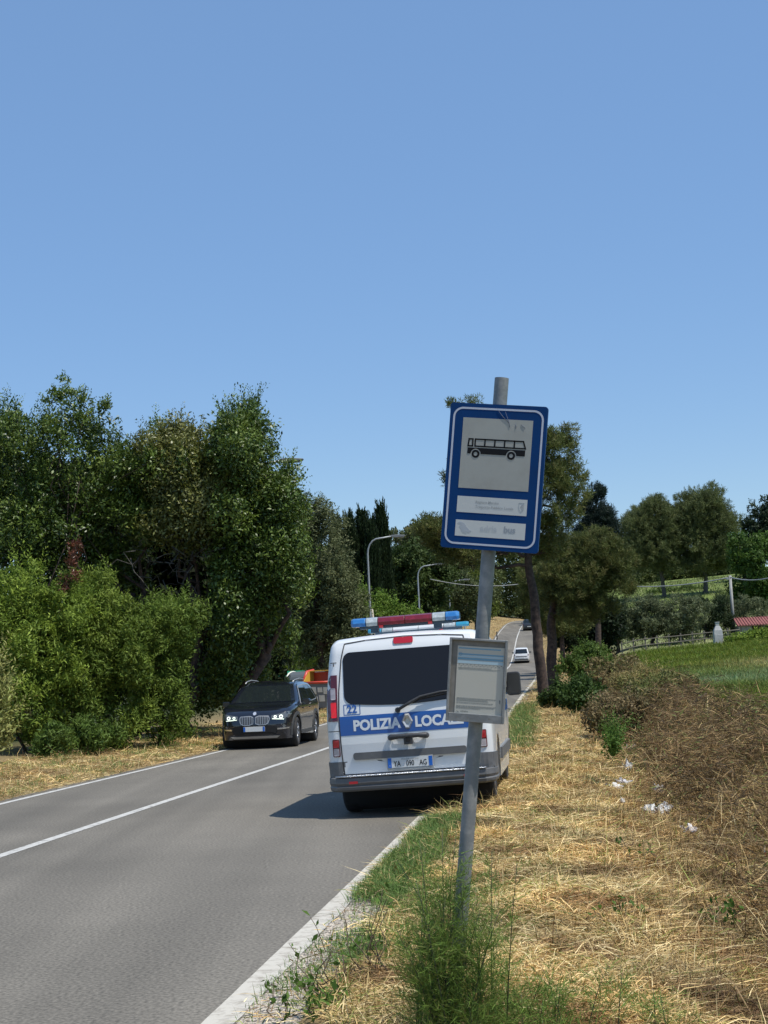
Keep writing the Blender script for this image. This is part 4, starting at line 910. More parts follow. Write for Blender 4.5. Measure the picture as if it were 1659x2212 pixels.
big_tree(16, 'evergreen_tree', 'shadowed evergreen deep behind the black hollow on the left', 380, 49,
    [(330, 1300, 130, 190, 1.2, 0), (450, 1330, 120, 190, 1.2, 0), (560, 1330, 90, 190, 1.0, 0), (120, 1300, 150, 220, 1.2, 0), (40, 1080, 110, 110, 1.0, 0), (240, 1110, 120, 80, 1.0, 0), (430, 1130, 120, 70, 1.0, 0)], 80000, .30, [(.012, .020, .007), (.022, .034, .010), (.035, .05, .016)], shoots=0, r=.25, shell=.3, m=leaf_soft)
for k_, (x_, y_, lab_) in enumerate(((-17.5, 43, 'evergreen standing beyond the left edge of the view, nearest the road'), (-24, 47, 'evergreen farther beyond the left edge of the view'), (-20, 60, 'evergreen behind the ones beyond the left edge of the view'))):
    c_ = copy_tree((t13, t15, t13)[k_], label=lab_); c_.location = (x_, y_, gz(x_, y_)); c_.rotation_euler = (0, 0, .6 * (k_ + 1))
# bare branches hanging in the hollow
q = at(400, 1250, 43.2); tb = thing('dead_branches', 'tangle of bare grey twigs hanging in the black hollow', 'branches', (q.x, 43.2, q.z)); rng = np.random.default_rng(4); b = MB()
for k in range(26):
    s_ = Vector((rng.uniform(-1.6, 1.3), rng.uniform(-.5, .4), rng.uniform(-.2, 1.2))); e_ = s_ + Vector((rng.uniform(-1.2, 1.2), rng.uniform(-.4, .2), rng.uniform(-1.2, .5))); b.tube(wobble(rng, s_, e_, 7, .5), list(np.linspace(.016, .004, 7)), 4)
b.build('twigs', bark_grey, tb)
# brighter shrubs in front
shrub = lambda *a, **k: big_tree(*a, cat='shrub', asp=.26, r=.05, **k)
shrub(21, 'roadside_shrub', 'bright green feathery shrub filling the left edge above the verge', 40, 37.5,
    [(20, 1290, 85, 70, 1.0, 0), (80, 1400, 80, 80, 1.1, -.4), (-20, 1430, 80, 110, 1.0, -.5), (60, 1530, 90, 70, 1.0, -.6), (150, 1330, 50, 50, .8, 0)], 36000, .13, bright_pal, m=leaf_soft, sub=.16, shoots=300, shoot_len=.6, shell=.5)
shrub(22, 'roadside_shrub', 'bushy mid-green shrub between the feathery one and the dark hollow', 215, 38.5,
    [(200, 1330, 70, 70, 1.0, 0), (170, 1450, 90, 90, 1.1, -.4), (270, 1420, 70, 90, 1.0, 0), (210, 1560, 100, 60, 1.0, -.4)], 34000, .12, [(.065, .11, .018), (.13, .19, .028), (.23, .29, .05)], m=leaf_soft, sub=.16, shoots=300, shoot_len=.6, shell=.5)
shrub(23, 'roadside_shrub', 'rounded green shrub leaning right over the dry verge, left of the hollow', 345, 39.2,
    [(345, 1350, 65, 55, .9, 0), (385, 1350, 45, 40, .8, -.3), (330, 1450, 80, 80, 1.0, 0), (350, 1550, 60, 50, .9, 0)], 26000, .12, [(.06, .11, .018), (.12, .18, .028), (.19, .26, .045)], m=leaf_soft, sub=.16, shoots=220, shoot_len=.55, shell=.5)
shrub(24, 'roadside_shrub', 'low dark leafy shrub on the verge at the foot of the taller ones', 125, 35.2,
    [(118, 1600, 34, 26, .5, 0), (205, 1592, 42, 26, .5, 1.2)], 6500, .13, [(.06, .11, .02), (.10, .16, .03), (.14, .20, .04)], m=leaf_soft, sub=.12, shoots=30, shoot_len=.3, tr=False)
shrub(25, 'roadside_shrub', 'light green young shrub standing behind the recycling bins', 612, 73,
    [(608, 1425, 30, 35, .7, 0), (640, 1452, 40, 25, .8, 0), (590, 1470, 30, 30, .7, 0)], 7000, .14, bright_pal, m=leaf_soft, sub=.18, shoots=60, shoot_len=.5)
shrub(26, 'weed_stand', 'dry tan and green weeds at the very left edge of the verge', 15, 33,
    [(0, 1590, 20, 36, .5, 0), (-25, 1520, 20, 70, .5, 0)], 3500, .16, [(.20, .24, .06), (.30, .29, .10), (.16, .23, .045)], m=straw_m, sub=.14, shoots=160, shoot_len=.9, tr=False)
shrub(27, 'climbing_vine', 'reddish dead sprig caught in the shrubs at the left', 165, 37.6, [(163, 1195, 9, 20, .2, 0), (158, 1235, 6, 26, .15, 0), (146, 1275, 9, 16, .2, 0)], 420, .11, [(.10, .035, .02), (.17, .06, .03)], sub=.1, shoots=14, shoot_len=.3, tr=False)
# second row
big_tree(31, 'grey_green_oak', 'rounded grey-green tree between the dark evergreens and the cypresses', 700, 74,
    [(690, 1200, 75, 85, 2.0, 0), (650, 1170, 50, 60, 1.6, 0), (722, 1300, 46, 78, 1.9, 0), (680, 1320, 80, 100, 2.2, 0), (700, 1400, 70, 70, 1.8, 0), (756, 1345, 20, 45, 1.2, 0), (640, 1300, 60, 120, 1.8, .5)], 62000, .15, oak_pal, asp=.4, sub=.26, shoots=500, shoot_len=.5, r=.22, m=leaf_soft)
big_tree(32, 'roadside_shrub', 'yellow-green shrub seen over the van roof, left of its light bar', 780, 85,
    [(770, 1320, 40, 40, 1.2, 0), (830, 1335, 35, 25, 1, 0), (880, 1345, 50, 20, 1, 0), (740, 1390, 40, 60, 1, 0)], 13000, .19, [(.09, .16, .02), (.13, .21, .03), (.17, .24, .04)], m=leaf_soft, sub=.28, shoots=120, shoot_len=.8, cat='shrub', r=.08)
def cypress(seed, label, u_, vt, hw, Y):
    rng = np.random.default_rng(seed); q = at(u_, 1330, Y); z0 = gz(q.x, Y); t_ = at(u_ - 8, vt, Y); H = t_.z - z0; r = hw * Y / F_PX
    root = thing('cypress_tree', label, 'tree', (q.x, Y, z0), group='cypresses beyond the van'); trunk(rng, root, H * .8, .16, [])
    n = 1000; h = rng.random(n)**.8; an = rng.random(n) * 2 * math.pi; rad = r * (1 - h)**.5 * rng.uniform(.55, 1.0, n) * np.minimum(1, h * 6 + .4)
    P_ = np.c_[np.cos(an) * rad, np.sin(an) * rad, h * H * .93]; d = unit(np.c_[np.cos(an) * .18, np.sin(an) * .18, np.ones(n)])
    q_ = 26; ii = np.repeat(np.arange(n), q_); tt_ = np.tile(np.linspace(0, 1, q_), n); ln = rng.uniform(.6, 1.5, n)
    rd = unit(rng.normal(size=(n * q_, 3))); C = P_[ii] + d[ii] * (ln[ii] * tt_)[:, None] + rd * .13 * (1.1 - tt_)[:, None]
    cols = shade_cols(rng, ii, n, [(.014, .028, .012), (.026, .048, .018), (.042, .066, .024)], len(ii))
    quads_mesh('crown', leaf_verts(C, d[ii] + rd * .4, rd, rng.uniform(.15, .3, len(ii)), .28), 4, [(0, 1, 2, 3)], cols, leaf_soft, root)
cypress(41, 'leftmost cypress of the dark row, blunt-topped', 735, 1122, 30, 112)
cypress(42, 'second cypress from the left in the dark row', 762, 1112, 28, 111)
cypress(43, 'middle cypress of the dark row with a pointed top', 790, 1100, 28, 113)
cypress(44, 'slender cypress just left of the tallest one', 810, 1120, 26, 110)
cypress(45, 'rightmost and tallest cypress, a sharp dark spire', 832, 1088, 30, 112)
bt = lambda *a, **k: big_tree(*a, **{**dict(sub=.40, shoots=160, shoot_len=1.0, m=leaf_soft, asp=.5, r=.2), **k})
bt(51, 'broadleaf_tree', 'round dark green tree just right of the cypresses', 905, 128, [(895, 1230, 50, 45, 3, 0), (935, 1265, 40, 50, 3, 0), (880, 1290, 45, 60, 3, 0), (920, 1320, 45, 40, 2.5, 0)], 20000, .30, [(.03, .055, .014), (.05, .08, .018), (.07, .10, .025)])
bt(52, 'broadleaf_tree', 'tall pale-topped tree behind the round one, left of the sign post', 915, 175, [(895, 1165, 45, 28, 3, 0), (945, 1155, 50, 26, 3, 0), (920, 1200, 60, 35, 3, 0), (985, 1200, 45, 40, 3, 0)], 20000, .38, [(.05, .07, .025), (.08, .10, .035), (.13, .11, .06)])
bt(53, 'broadleaf_tree', 'hazy grey-green tree under the overhead cable, left of the sign post', 985, 152, [(970, 1290, 40, 45, 3, 0), (1010, 1300, 40, 45, 3, 0), (950, 1320, 40, 30, 3, 0)], 17000, .32, [(.06, .08, .03), (.085, .105, .04), (.11, .13, .05)])
bt(54, 'broadleaf_tree', 'yellow-green tree immediately left of the sign post, beyond the farthest lamp', 1035, 172, [(1022, 1285, 22, 35, 2, 0), (1040, 1320, 25, 25, 2, 0)], 8000, .34, [(.09, .12, .02), (.13, .16, .03)])
for i, (u_, Y, cl_, lab) in enumerate((
    (1085, 262, [(1080, 1260, 45, 60, 4, 0), (1070, 1310, 45, 40, 4, 0), (1110, 1230, 40, 50, 4, 0)], 'dark tree where the road disappears, right of the sign post'),
    (1150, 268, [(1145, 1290, 45, 45, 4, 0), (1160, 1240, 40, 50, 4, 0), (1130, 1320, 30, 25, 4, 0)], 'dark tree over the crest of the road behind the distant dark car'),
    (1010, 240, [(1005, 1225, 50, 50, 4, 0), (1030, 1270, 50, 50, 4, 0), (960, 1240, 50, 45, 4, 0)], 'dark background tree behind the lower part of the blue sign'),
    (1230, 230, [(1215, 1240, 55, 70, 4, 0), (1270, 1260, 50, 60, 4, 0), (1225, 1330, 60, 50, 4, 0)], 'dark background tree behind the pine trunk'),
    (1330, 235, [(1310, 1230, 60, 50, 4, 0), (1360, 1250, 50, 40, 4, 0), (1330, 1290, 60, 40, 4, 0)], 'dark background tree to the right of the pine group'),
    (1420, 262, [(1400, 1245, 50, 30, 4, 0), (1455, 1245, 50, 28, 4, 0)], 'low dark tree behind the trunks of the left umbrella pine'),
    (1545, 262, [(1520, 1245, 50, 32, 4, 0), (1570, 1240, 45, 35, 4, 0)], 'low dark tree behind the trunk of the right umbrella pine'),
    (870, 205, [(860, 1235, 45, 45, 4, 0), (905, 1215, 45, 45, 4, 0)], 'dark background tree just behind the tallest cypress'),
    (680, 120, [(670, 1290, 60, 90, 4, 0), (740, 1300, 60, 90, 4, 0)], 'dark tree behind the grey-green rounded tree'))):
    bt(60 + i, 'background_tree', lab, u_, Y, cl_, 12000, .48, far_pal, sub=.6, group='trees in the distance', shoots=60)

# pines
def pine(seed, name, label, u_, vbase, Y, trunk_px, clumps_px, tufts, needle, pal, r=.26, group=None, bk=bark, per=20, shell=.35):
    rng = np.random.default_rng(seed); q = at(u_, vbase, Y); z0 = gz(q.x, Y); root = thing(name, label, 'tree', (q.x, Y, z0), group=group)
    T = [Vector((0, 0, -.4))] + [Vector((at(a, b_, Y).x - q.x, 0, at(a, b_, Y).z - z0)) for a, b_ in trunk_px]
    b = MB(); P_ = []
    for a, c_ in zip(T, T[1:]): P_ += [a.lerp(c_, k / 4) + Vector((rng.normal() * .04, rng.normal() * .04, 0)) * r * 3 for k in range(4)]
    P_.append(T[-1]); b.tube(P_, list(np.linspace(r, r * .28, len(P_))), 12)
    cl = []
    for (cu, cv, hw, hh, dep, dy) in clumps_px:
        p_ = at(cu, cv, Y + dy); k = (Y + dy) / F_PX; cl.append((p_.x - q.x, dy, p_.z - z0, hw * k, dep, hh * k))
    for c_ in cl:
        e = Vector(c_[:3]); below = [p_ for p_ in P_ if p_.z < e.z - .1] or P_[:1]; s_ = min(below[len(below) // 3:], key=lambda p_: (p_ - e).length)
        b.tube(wobble(rng, s_, e, 7, .22), list(np.linspace(r * .38, r * .08, 7)), 6)
        for j in range(5):
            d = Vector(rng.normal(size=3)).normalized(); b.tube(wobble(rng, s_.lerp(e, .6), e + Vector((d.x * c_[3], d.y * c_[4], d.z * c_[5])) * .8, 5, .3), list(np.linspace(r * .13, r * .03, 5)), 4)
    b.build('trunk', bk, root)
    A = np.array(cl); pr = A[:, 3] * A[:, 5]; nb_ = max(6, tufts // 16); k = rng.choice(len(cl), nb_, p=pr / pr.sum()); d = unit(rng.normal(size=(nb_, 3)) + [0, 0, .2]); rr_ = shell + (1.05 - shell) * rng.random(nb_)**.7
    bc_ = A[k, :3] + d * A[k, 3:6] * rr_[:, None]; ti = rng.integers(0, nb_, tufts); lsz = (A[k, 3:6].min(1) * .30 + needle)[ti]; d = unit(d[ti] * .6 + rng.normal(size=(tufts, 3)) * .7 + [0, 0, .35])
    tc_ = bc_[ti] + d * (lsz * rng.random(tufts)**.5)[:, None] * [1.15, 1.15, .75]; ii = np.repeat(np.arange(tufts), per); ax_ = unit(d * .6 + rng.normal(size=(tufts, 3)) * .3 + [0, 0, .8])
    nd = unit(ax_[ii] * .7 + unit(rng.normal(size=(len(ii), 3)))); C = tc_[ii] + ax_[ii] * (rng.random(len(ii)) * needle * 1.6)[:, None] + nd * needle * .5
    cols = shade_cols(rng, ii, tufts, pal, len(ii))
    quads_mesh('crown', leaf_verts(C, nd, rng.normal(size=(len(ii), 3)), needle * rng.uniform(.8, 1.2, len(ii)), .13), 4, [(0, 1, 2, 3)], cols, leaf_soft, root)
    return root
pine(71, 'roadside_pine', 'big pine with a bent reddish trunk on the verge, rising behind the blue sign', 1178, 1525, 57.5, [(1163, 1400), (1153, 1290), (1140, 1200), (1128, 1120), (1118, 1000), (1100, 900)],
    [(1018, 892, 22, 24, .6, 0), (985, 888, 10, 14, .3, 0), (1090, 960, 60, 50, 1.2, 0), (1198, 990, 34, 42, 1.1, 0), (1240, 962, 12, 28, .4, 0), (1180, 970, 16, 34, .6, 0), (1222, 1035, 32, 26, 1.0, 0), (1190, 1060, 36, 34, 1.1, -.4), (1238, 1080, 26, 30, 1.0, 0), (1215, 1125, 38, 22, 1.1, -.5),
     (1030, 1010, 34, 34, 1.2, .3), (975, 1052, 12, 14, .4, 0), (1060, 1090, 60, 60, 1.3, .5), (1170, 1150, 30, 18, .9, -.6), (975, 1165, 70, 22, 1.1, -.4), (1050, 1185, 60, 26, 1.2, 0), (1185, 1190, 34, 22, .9, 0), (925, 1150, 40, 18, .8, -.2), (1000, 1205, 50, 18, 1.0, 0)],
    3700, .20, pine_pal, r=.22, shell=.45)
pine(72, 'roadside_pine', 'low spreading pine just behind the bent-trunked one, crown hanging to the right', 1192, 1440, 78, [(1190, 1350), (1200, 1280), (1215, 1200)],
    [(1225, 1210, 50, 40, 1.6, 0), (1280, 1190, 45, 40, 1.6, 0), (1320, 1220, 40, 38, 1.5, 0), (1250, 1260, 60, 40, 1.7, -.6), (1310, 1275, 50, 32, 1.5, 0), (1225, 1310, 48, 30, 1.4, -.8), (1280, 1320, 45, 24, 1.4, 0), (1350, 1235, 22, 30, 1.0, 0), (1190, 1250, 30, 30, 1.2, -.6)],
    5000, .21, [(.045, .062, .022), (.085, .105, .032), (.13, .145, .04), (.14, .115, .045)], r=.3)
pine(73, 'cedar_tree', 'bluish dark conifer with level branches poking up between the pines', 1290, 1400, 100, [(1290, 1250), (1287, 1070)],
    [(1286, 1075, 10, 20, .6, 0), (1285, 1105, 24, 14, 1.0, 0), (1292, 1130, 34, 12, 1.4, 0), (1280, 1150, 40, 14, 1.6, 0), (1305, 1165, 28, 10, 1.4, 0), (1290, 1185, 50, 16, 1.8, 0)], 1900, .26, [(.014, .026, .020), (.026, .042, .030)], r=.22)
pine(74, 'roadside_pine', 'shaded pine right of the road before the crest, behind both trunks', 1215, 1415, 112, [(1212, 1330), (1205, 1250)],
    [(1175, 1280, 40, 40, 2.4, 0), (1215, 1340, 50, 36, 2.4, 0), (1185, 1240, 45, 40, 2, 0)], 2600, .3, pine_pal, r=.2)
ump = 'umbrella pines on the hill'
pine(75, 'umbrella_pine', 'left one of the two tall round-crowned pines on the meadow hill', 1437, 1302, 192, [(1430, 1250), (1420, 1180), (1415, 1120)],
    [(1410, 1120, 40, 32, 3, 0), (1380, 1150, 34, 34, 3, 0), (1445, 1150, 34, 34, 3, 0), (1400, 1195, 52, 38, 3.4, 0), (1450, 1205, 32, 36, 3, 0), (1370, 1195, 24, 28, 2.4, 0)], 6500, .42, [(.075, .10, .04), (.125, .15, .055), (.17, .19, .07)], r=.30, group=ump, bk=bark_grey)
pine(76, 'umbrella_pine', 'right one of the two tall round-crowned pines on the meadow hill', 1524, 1300, 192, [(1524, 1250), (1515, 1190), (1515, 1100)],
    [(1525, 1095, 32, 36, 3, 0), (1490, 1120, 32, 42, 3, 0), (1545, 1140, 36, 38, 3, 0), (1500, 1180, 45, 42, 3.4, 0), (1550, 1190, 30, 40, 3, 0), (1520, 1220, 34, 22, 3, 0)], 6500, .42, [(.075, .10, .04), (.125, .15, .055), (.17, .19, .07)], r=.33, group=ump, bk=bark_grey)
bt(77, 'broadleaf_tree', 'tall dark tree cut by the right edge of the view', 1650, 215, [(1650, 1130, 30, 36, 3, 0), (1615, 1160, 28, 26, 3, 0), (1680, 1150, 40, 60, 4, 0), (1640, 1180, 50, 30, 4, 0)], 15000, .42, [(.02, .035, .018), (.035, .055, .024)], sub=.5)
bt(78, 'broadleaf_tree', 'fresh green broadleaf tree behind the power pole at the right edge', 1625, 172, [(1610, 1200, 36, 34, 3, 0), (1650, 1230, 45, 50, 3.4, 0), (1610, 1260, 36, 50, 3, 0), (1640, 1310, 50, 40, 3, 0)], 20000, .36, [(.04, .085, .015), (.065, .12, .02), (.09, .15, .03)], sub=.45)
# olive grove
def olive(seed, label, u_, vb, Y, cl_, n=15000, pal=olive_pal):
    cl_ = [(a, b - 4, c * 1.2, d * 1.15, e, f) for a, b, c, d, e, f in cl_]
    bt(seed, 'olive_tree', label, u_, Y, cl_, n, .20, pal, asp=.34, sub=.24, shoots=260, shoot_len=.5, r=.20, group='olive trees behind the fence')
olive(81, 'olive tree at the left end of the grove, nearest the pines', 1340, 1400, 137, [(1325, 1345, 32, 30, 1.6, 0), (1355, 1350, 30, 28, 1.6, 0), (1340, 1372, 34, 18, 1.6, 0)])
olive(82, 'broad grey-green olive tree, second in the grove from the left', 1418, 1400, 137, [(1390, 1335, 36, 28, 1.8, 0), (1425, 1340, 32, 28, 1.8, 0), (1405, 1362, 32, 20, 1.6, 0)])
olive(83, 'olive tree with a forked dark trunk in the middle of the grove', 1478, 1395, 136, [(1462, 1330, 36, 24, 1.8, 0), (1495, 1340, 32, 28, 1.8, 0), (1475, 1360, 34, 20, 1.6, 0)])
olive(84, 'dark green rounded tree at the right of the grove, left of the barbecue', 1535, 1385, 140, [(1530, 1325, 30, 24, 1.8, 0), (1545, 1350, 22, 20, 1.4, 0)], 7000, [(.03, .05, .02), (.05, .075, .03)])
olive(85, 'small pale olive below the power pole', 1592, 1380, 142, [(1590, 1325, 38, 22, 1.8, 0), (1560, 1335, 24, 20, 1.5, 0), (1625, 1330, 26, 18, 1.5, 0)], 8000)
bt(86, 'meadow_bush', 'low leafy bush on the meadow between the two umbrella pines', 1470, 205, [(1460, 1283, 50, 9, 2, 0), (1500, 1280, 25, 8, 2, 0)], 6000, .3, [(.07, .11, .025), (.10, .15, .035)], cat='shrub', tr=False, shoots=40)
bt(87, 'meadow_bush', 'yellowish bush right of the second umbrella pine trunk', 1560, 165, [(1560, 1318, 22, 18, 1.5, 0)], 4000, .28, [(.10, .13, .04), (.14, .17, .05)], cat='shrub', tr=False, shoots=40)
bt(88, 'undergrowth_bush', 'dense black-green bush under the pines beside the olive grove', 1270, 118, [(1240, 1370, 45, 40, 2, 0), (1290, 1365, 45, 42, 2, 0), (1320, 1350, 28, 30, 2, 0), (1225, 1330, 30, 30, 2, 0)], 16000, .28, [(.014, .024, .010), (.025, .04, .015)], cat='shrub', tr=False)
bt(89, 'field_hedge', 'low leafy green plants in front of the red-roofed shed', 1630, 128, [(1600, 1388, 26, 8, .8, 0), (1640, 1380, 36, 9, .8, 0), (1670, 1374, 30, 10, .8, 0)], 7000, .2, bright_pal, cat='hedge', tr=False, shoots=60, shoot_len=.4)
# brambles along the ditch bank
def bramble(seed, label, u_, v_, hw, hh, Y, n, pal, leaf=.12, asp=.5, name='bramble_bush'):
    k = Y / F_PX; root = big_tree(seed, name, label, u_, Y, [(u_, v_, hw, hh, hw * k * .9, 0), (u_ + hw * .6, v_ + hh * .3, hw * .6, hh * .7, hw * k * .6, .3), (u_ - hw * .6, v_ + hh * .35, hw * .6, hh * .6, hw * k * .6, -.3)], n, leaf, pal, m=leaf_soft, asp=asp, sub=.14, shoots=0 if asp < .1 else 90, shoot_len=.45, cat='shrub', tr=False, group='bramble bushes along the ditch', shell=.4)
    return root
gb = [(.05, .09, .016), (.085, .14, .025), (.13, .18, .035)]; bb = [(.12, .085, .05), (.20, .15, .08), (.11, .12, .04)]
bramble(91, 'bright green bramble on top of the bank beside the green field', 1268, 1432, 52, 32, 70, 15000, gb)
bramble(92, 'dark green bramble at the foot of the big pine trunk', 1212, 1508, 30, 22, 54, 8000, [(.03, .055, .014), (.06, .095, .022)])
bramble(93, 'green leafy bramble right of the pine foot with a dark gap below', 1258, 1505, 34, 24, 46, 8000, [(.035, .07, .016), (.07, .12, .024)])
bramble(94, 'half dry tan bramble crossing the bank above the ditch', 1330, 1470, 60, 34, 52, 15000, [(.14, .13, .045), (.22, .17, .08), (.12, .15, .04)])
bramble(95, 'brown dead bramble hanging over the dark ditch hole beyond the van', 1335, 1545, 52, 24, 33, 12000, [(.15, .11, .055), (.24, .18, .09), (.16, .16, .06)], .08)
bramble(96, 'yellow-green weeds on the crest of the bank by the field corner', 1430, 1500, 55, 24, 37, 11000, [(.12, .15, .04), (.20, .19, .07), (.10, .14, .03)], .10)
bramble(97, 'small green sapling standing in the ditch', 1325, 1618, 5, 16, 20, 150, [(.06, .12, .02), (.10, .17, .03)], .05)
def bank_brush():
    r_ = np.random.default_rng(88); cl_ = []
    for k_ in range(110):
        y_ = 8.0 * (52 / 8.0)**r_.random(); u_ = r_.uniform(3.15, 4.75); x_ = float(rR(y_)) + u_; h_ = r_.uniform(.10, .55) * (1.1 if u_ < 4.3 else .65) * (1 + y_ / 60)
        cl_.append((x_, y_, gz(x_, y_) + h_ * .3, r_.uniform(.25, .55), r_.uniform(.3, .8), h_))
    C, out, idx, m_ = crown_points(r_, cl_, 80000, 10, .16, .5); n_ = len(C); g_ = patch(C[:, 0], C[:, 1], .9, 8)
    D_ = r_.normal(size=(n_, 3)) * [1, 1, .55] + [0, 0, .15]; pal = np.array([(.30, .195, .08), (.18, .11, .05), (.08, .055, .028), (.46, .33, .15), (.16, .19, .05), (.10, .16, .035)])
    nz_ = np.clip((patch(C[:, 0] * 1.3, C[:, 1] * .8, 1.9, 15) - .45) / .3, 0, 1)
    w_ = np.c_[.3 + 0 * g_, .3 + 0 * g_, .15 + .5 * nz_, .16 - .12 * nz_, .06 + .5 * np.clip(g_ - .70, 0, 1) * 3, .8 * np.clip(g_ - .76, 0, 1) * 3]
    k_ = (r_.random(n_)[:, None] > np.cumsum(w_ / w_.sum(1, keepdims=True), 1)).sum(1).clip(0, 5)
    far_ = (C[:, 1] / 14)**.5; sz = r_.uniform(.08, .26, n_) * far_ * np.where(k_ >= 4, .5, 1); cols = pal[k_] * r_.uniform(.6, 1.3, n_)[:, None]
    V = leaf_verts(C, D_, r_.normal(size=(n_, 3)), sz, .035 + .09 * (k_ >= 4)); quads = quads_mesh('bank_brush', V, 4, [(0, 1, 2, 3)], cols, straw_m)
    tag(quads, 'ragged tangle of cut brown brush and trailing weeds covering the ditch bank', kind='stuff')
BANK_LATER = bank_brush
bramble(105, 'olive-brown weeds on top of the bank between green and tan brambles', 1385, 1475, 50, 20, 42, 9000, [(.22, .20, .07), (.32, .25, .11), (.16, .20, .05)], .13, .2)

# ------------------------------------------------------------ grass, straw and field
def blades(name, X, Y, Zoff, az, elev, ln, wd, bend, cols, label, mt=None, m=None):
    """curved two-piece blades; az azimuth, elev angle from the ground, bend droop"""
    n = len(X); Z = height(X, Y) + Zoff
    P0 = np.c_[X, Y, Z]; h = np.c_[np.cos(az), np.sin(az), np.zeros(n)]; s = np.c_[-np.sin(az), np.cos(az), np.zeros(n)] * wd[:, None] / 2
    tw = np.random.default_rng(1).uniform(-1, 1, n)[:, None]; s = s + np.c_[np.zeros(n), np.zeros(n), wd / 2] * tw
    e1 = elev; e2 = elev - bend
    P1 = P0 + (h * np.cos(e1)[:, None] + [0, 0, 1] * np.sin(e1)[:, None]) * ln[:, None] * .5
    P2 = P1 + (h * np.cos(e2)[:, None] + [0, 0, 1] * np.sin(e2)[:, None]) * ln[:, None] * .5
    P2[:, 2] = np.maximum(P2[:, 2], Z + .002)
    V = np.stack([P0 - s, P0 + s, P1 + s * .9, P1 - s * .9, P2], 1).reshape(-1, 3)
    o = quads_mesh(name, V, 5, [(0, 1, 2, 3), (3, 2, 4)], cols, m or straw_m); return tag(o, label, mt, kind='stuff')
rng = np.random.default_rng(77)
def sample_side(n, y0, y1, u0, u1, power=1.6, side='R'):
    """more blades near the viewer; distance density ~ 1/Y^power"""
    a = rng.random(n); q_ = 1 - power if abs(power - 1) > .01 else .01
    Y = (y0**q_ + a * (y1**q_ - y0**q_))**(1 / q_); u = rng.uniform(u0, u1, n)
    return (rR(Y) + u if side == 'R' else rL(Y) - u), Y, u
def palmix(n, pals, wts):
    wts = np.array(wts, float)
    k = rng.choice(len(pals), n, p=wts / wts.sum()) if wts.ndim == 1 else (rng.random(n)[:, None] > np.cumsum(wts / wts.sum(1, keepdims=True), 1)).sum(1).clip(0, len(pals) - 1)
    return np.array(pals, float)[k] * rng.uniform(.65, 1.25, n)[:, None]
STR = [(.72, .53, .235), (.53, .365, .145), (.86, .69, .36), (.35, .225, .095), (.18, .115, .05), (.25, .28, .065)]
def patch(X, Y, f=1.0, s=0):  # slow pseudo noise in 0..1
    return .5 + .25 * (np.sin(X * 1.7 * f + Y * .9 * f + s) + np.sin(X * .8 * f - Y * 1.4 * f + 2 * s + 1.3)) + .12 * np.sin(X * 4.1 * f + 3 * s) * np.sin(Y * 3.3 * f + s)
def straw_layer(name, n, y0, y1, u0, u1, side, label, tall=0.0, dens_gravel=False, power=1.6):
    X, Y, u = sample_side(n, y0, y1, u0, u1, power, side)
    if dens_gravel:
        keep = ~((u < .62 + .12 * np.sin(Y * 3)) & (Y < 11.3) & (rng.random(n) < .97)) & ~((u < .22 + .06 * np.sin(Y * 2.3)) & (rng.random(n) < .85))
        X, Y, u = X[keep], Y[keep], u[keep]
    n = len(X); brown = np.clip((u - 1.9) / 1.2 + .35 * (patch(X, Y, 1.6, 4) - .62), 0, 1) if side == 'R' else np.clip(patch(X, Y, 1.2, 4) - .6, 0, 1)
    g = np.clip(patch(X, Y, 1.1, 2) - .55, 0, 1) * .9 + (.25 if side == 'L' else .22)
    if side == 'R': g = g + .5 * np.exp(-((u - .4) / .35)**2)
    w_ = np.c_[.30 * (1 - brown) + .10, .25 + 0 * u, .22 * (1 - brown) + .04, .18 + .3 * brown, .05 + .5 * brown, g * .55]
    cols = palmix(n, STR, w_)
    cols = cols * (.60 + .66 * patch(X, Y, 2.2, 9))[:, None]
    pit_shade = np.clip((patch(X, Y, 3.1, 11) - .70) / .12, 0, 1)[:, None]; cols = cols * (1 - pit_shade * [.50, .58, .60])  # shade of small hollows painted into the straw colour, no real dips
    rust = np.clip((patch(X, Y, 1.9, 6) - .58) / .2, 0, 1)[:, None]; cols = cols * (1 + rust * [.0, -.09, -.18])
    k = (Y / 9.)**.45
    el = np.abs(rng.normal(0, .24 + tall, n)); upr = rng.random(n) < (.05 + .08 * brown + tall * .4); el[upr] = rng.uniform(.6, 1.5, upr.sum())
    blades(name, X, Y, rng.uniform(0, .045, n) * (1 + brown), rng.uniform(0, 2 * math.pi, n), el, rng.gamma(3.2, .028, n) * k * (1 + .4 * brown), rng.uniform(.0022, .0055, n) * k, rng.uniform(-.1, .9, n), cols, label)
straw_layer('dry_mown_grass', 380000, 6.6, 60, .15, 4.2, 'R', 'dry mown straw covering the verge right of the road', dens_gravel=True, power=1.75)
straw_layer('dry_mown_grass', 60000, 18, 75, .12, 4.0, 'L', 'dry mown straw along the left side of the road', power=1.3)
straw_layer('distant_verge_grass', 30000, 60, 240, .2, 5, 'R', 'dry grass of the verge further up the road on the right', power=1.2)
straw_layer('distant_verge_grass', 30000, 75, 250, .2, 9, 'L', 'dry bank left of the road far up the hill', power=1.0)
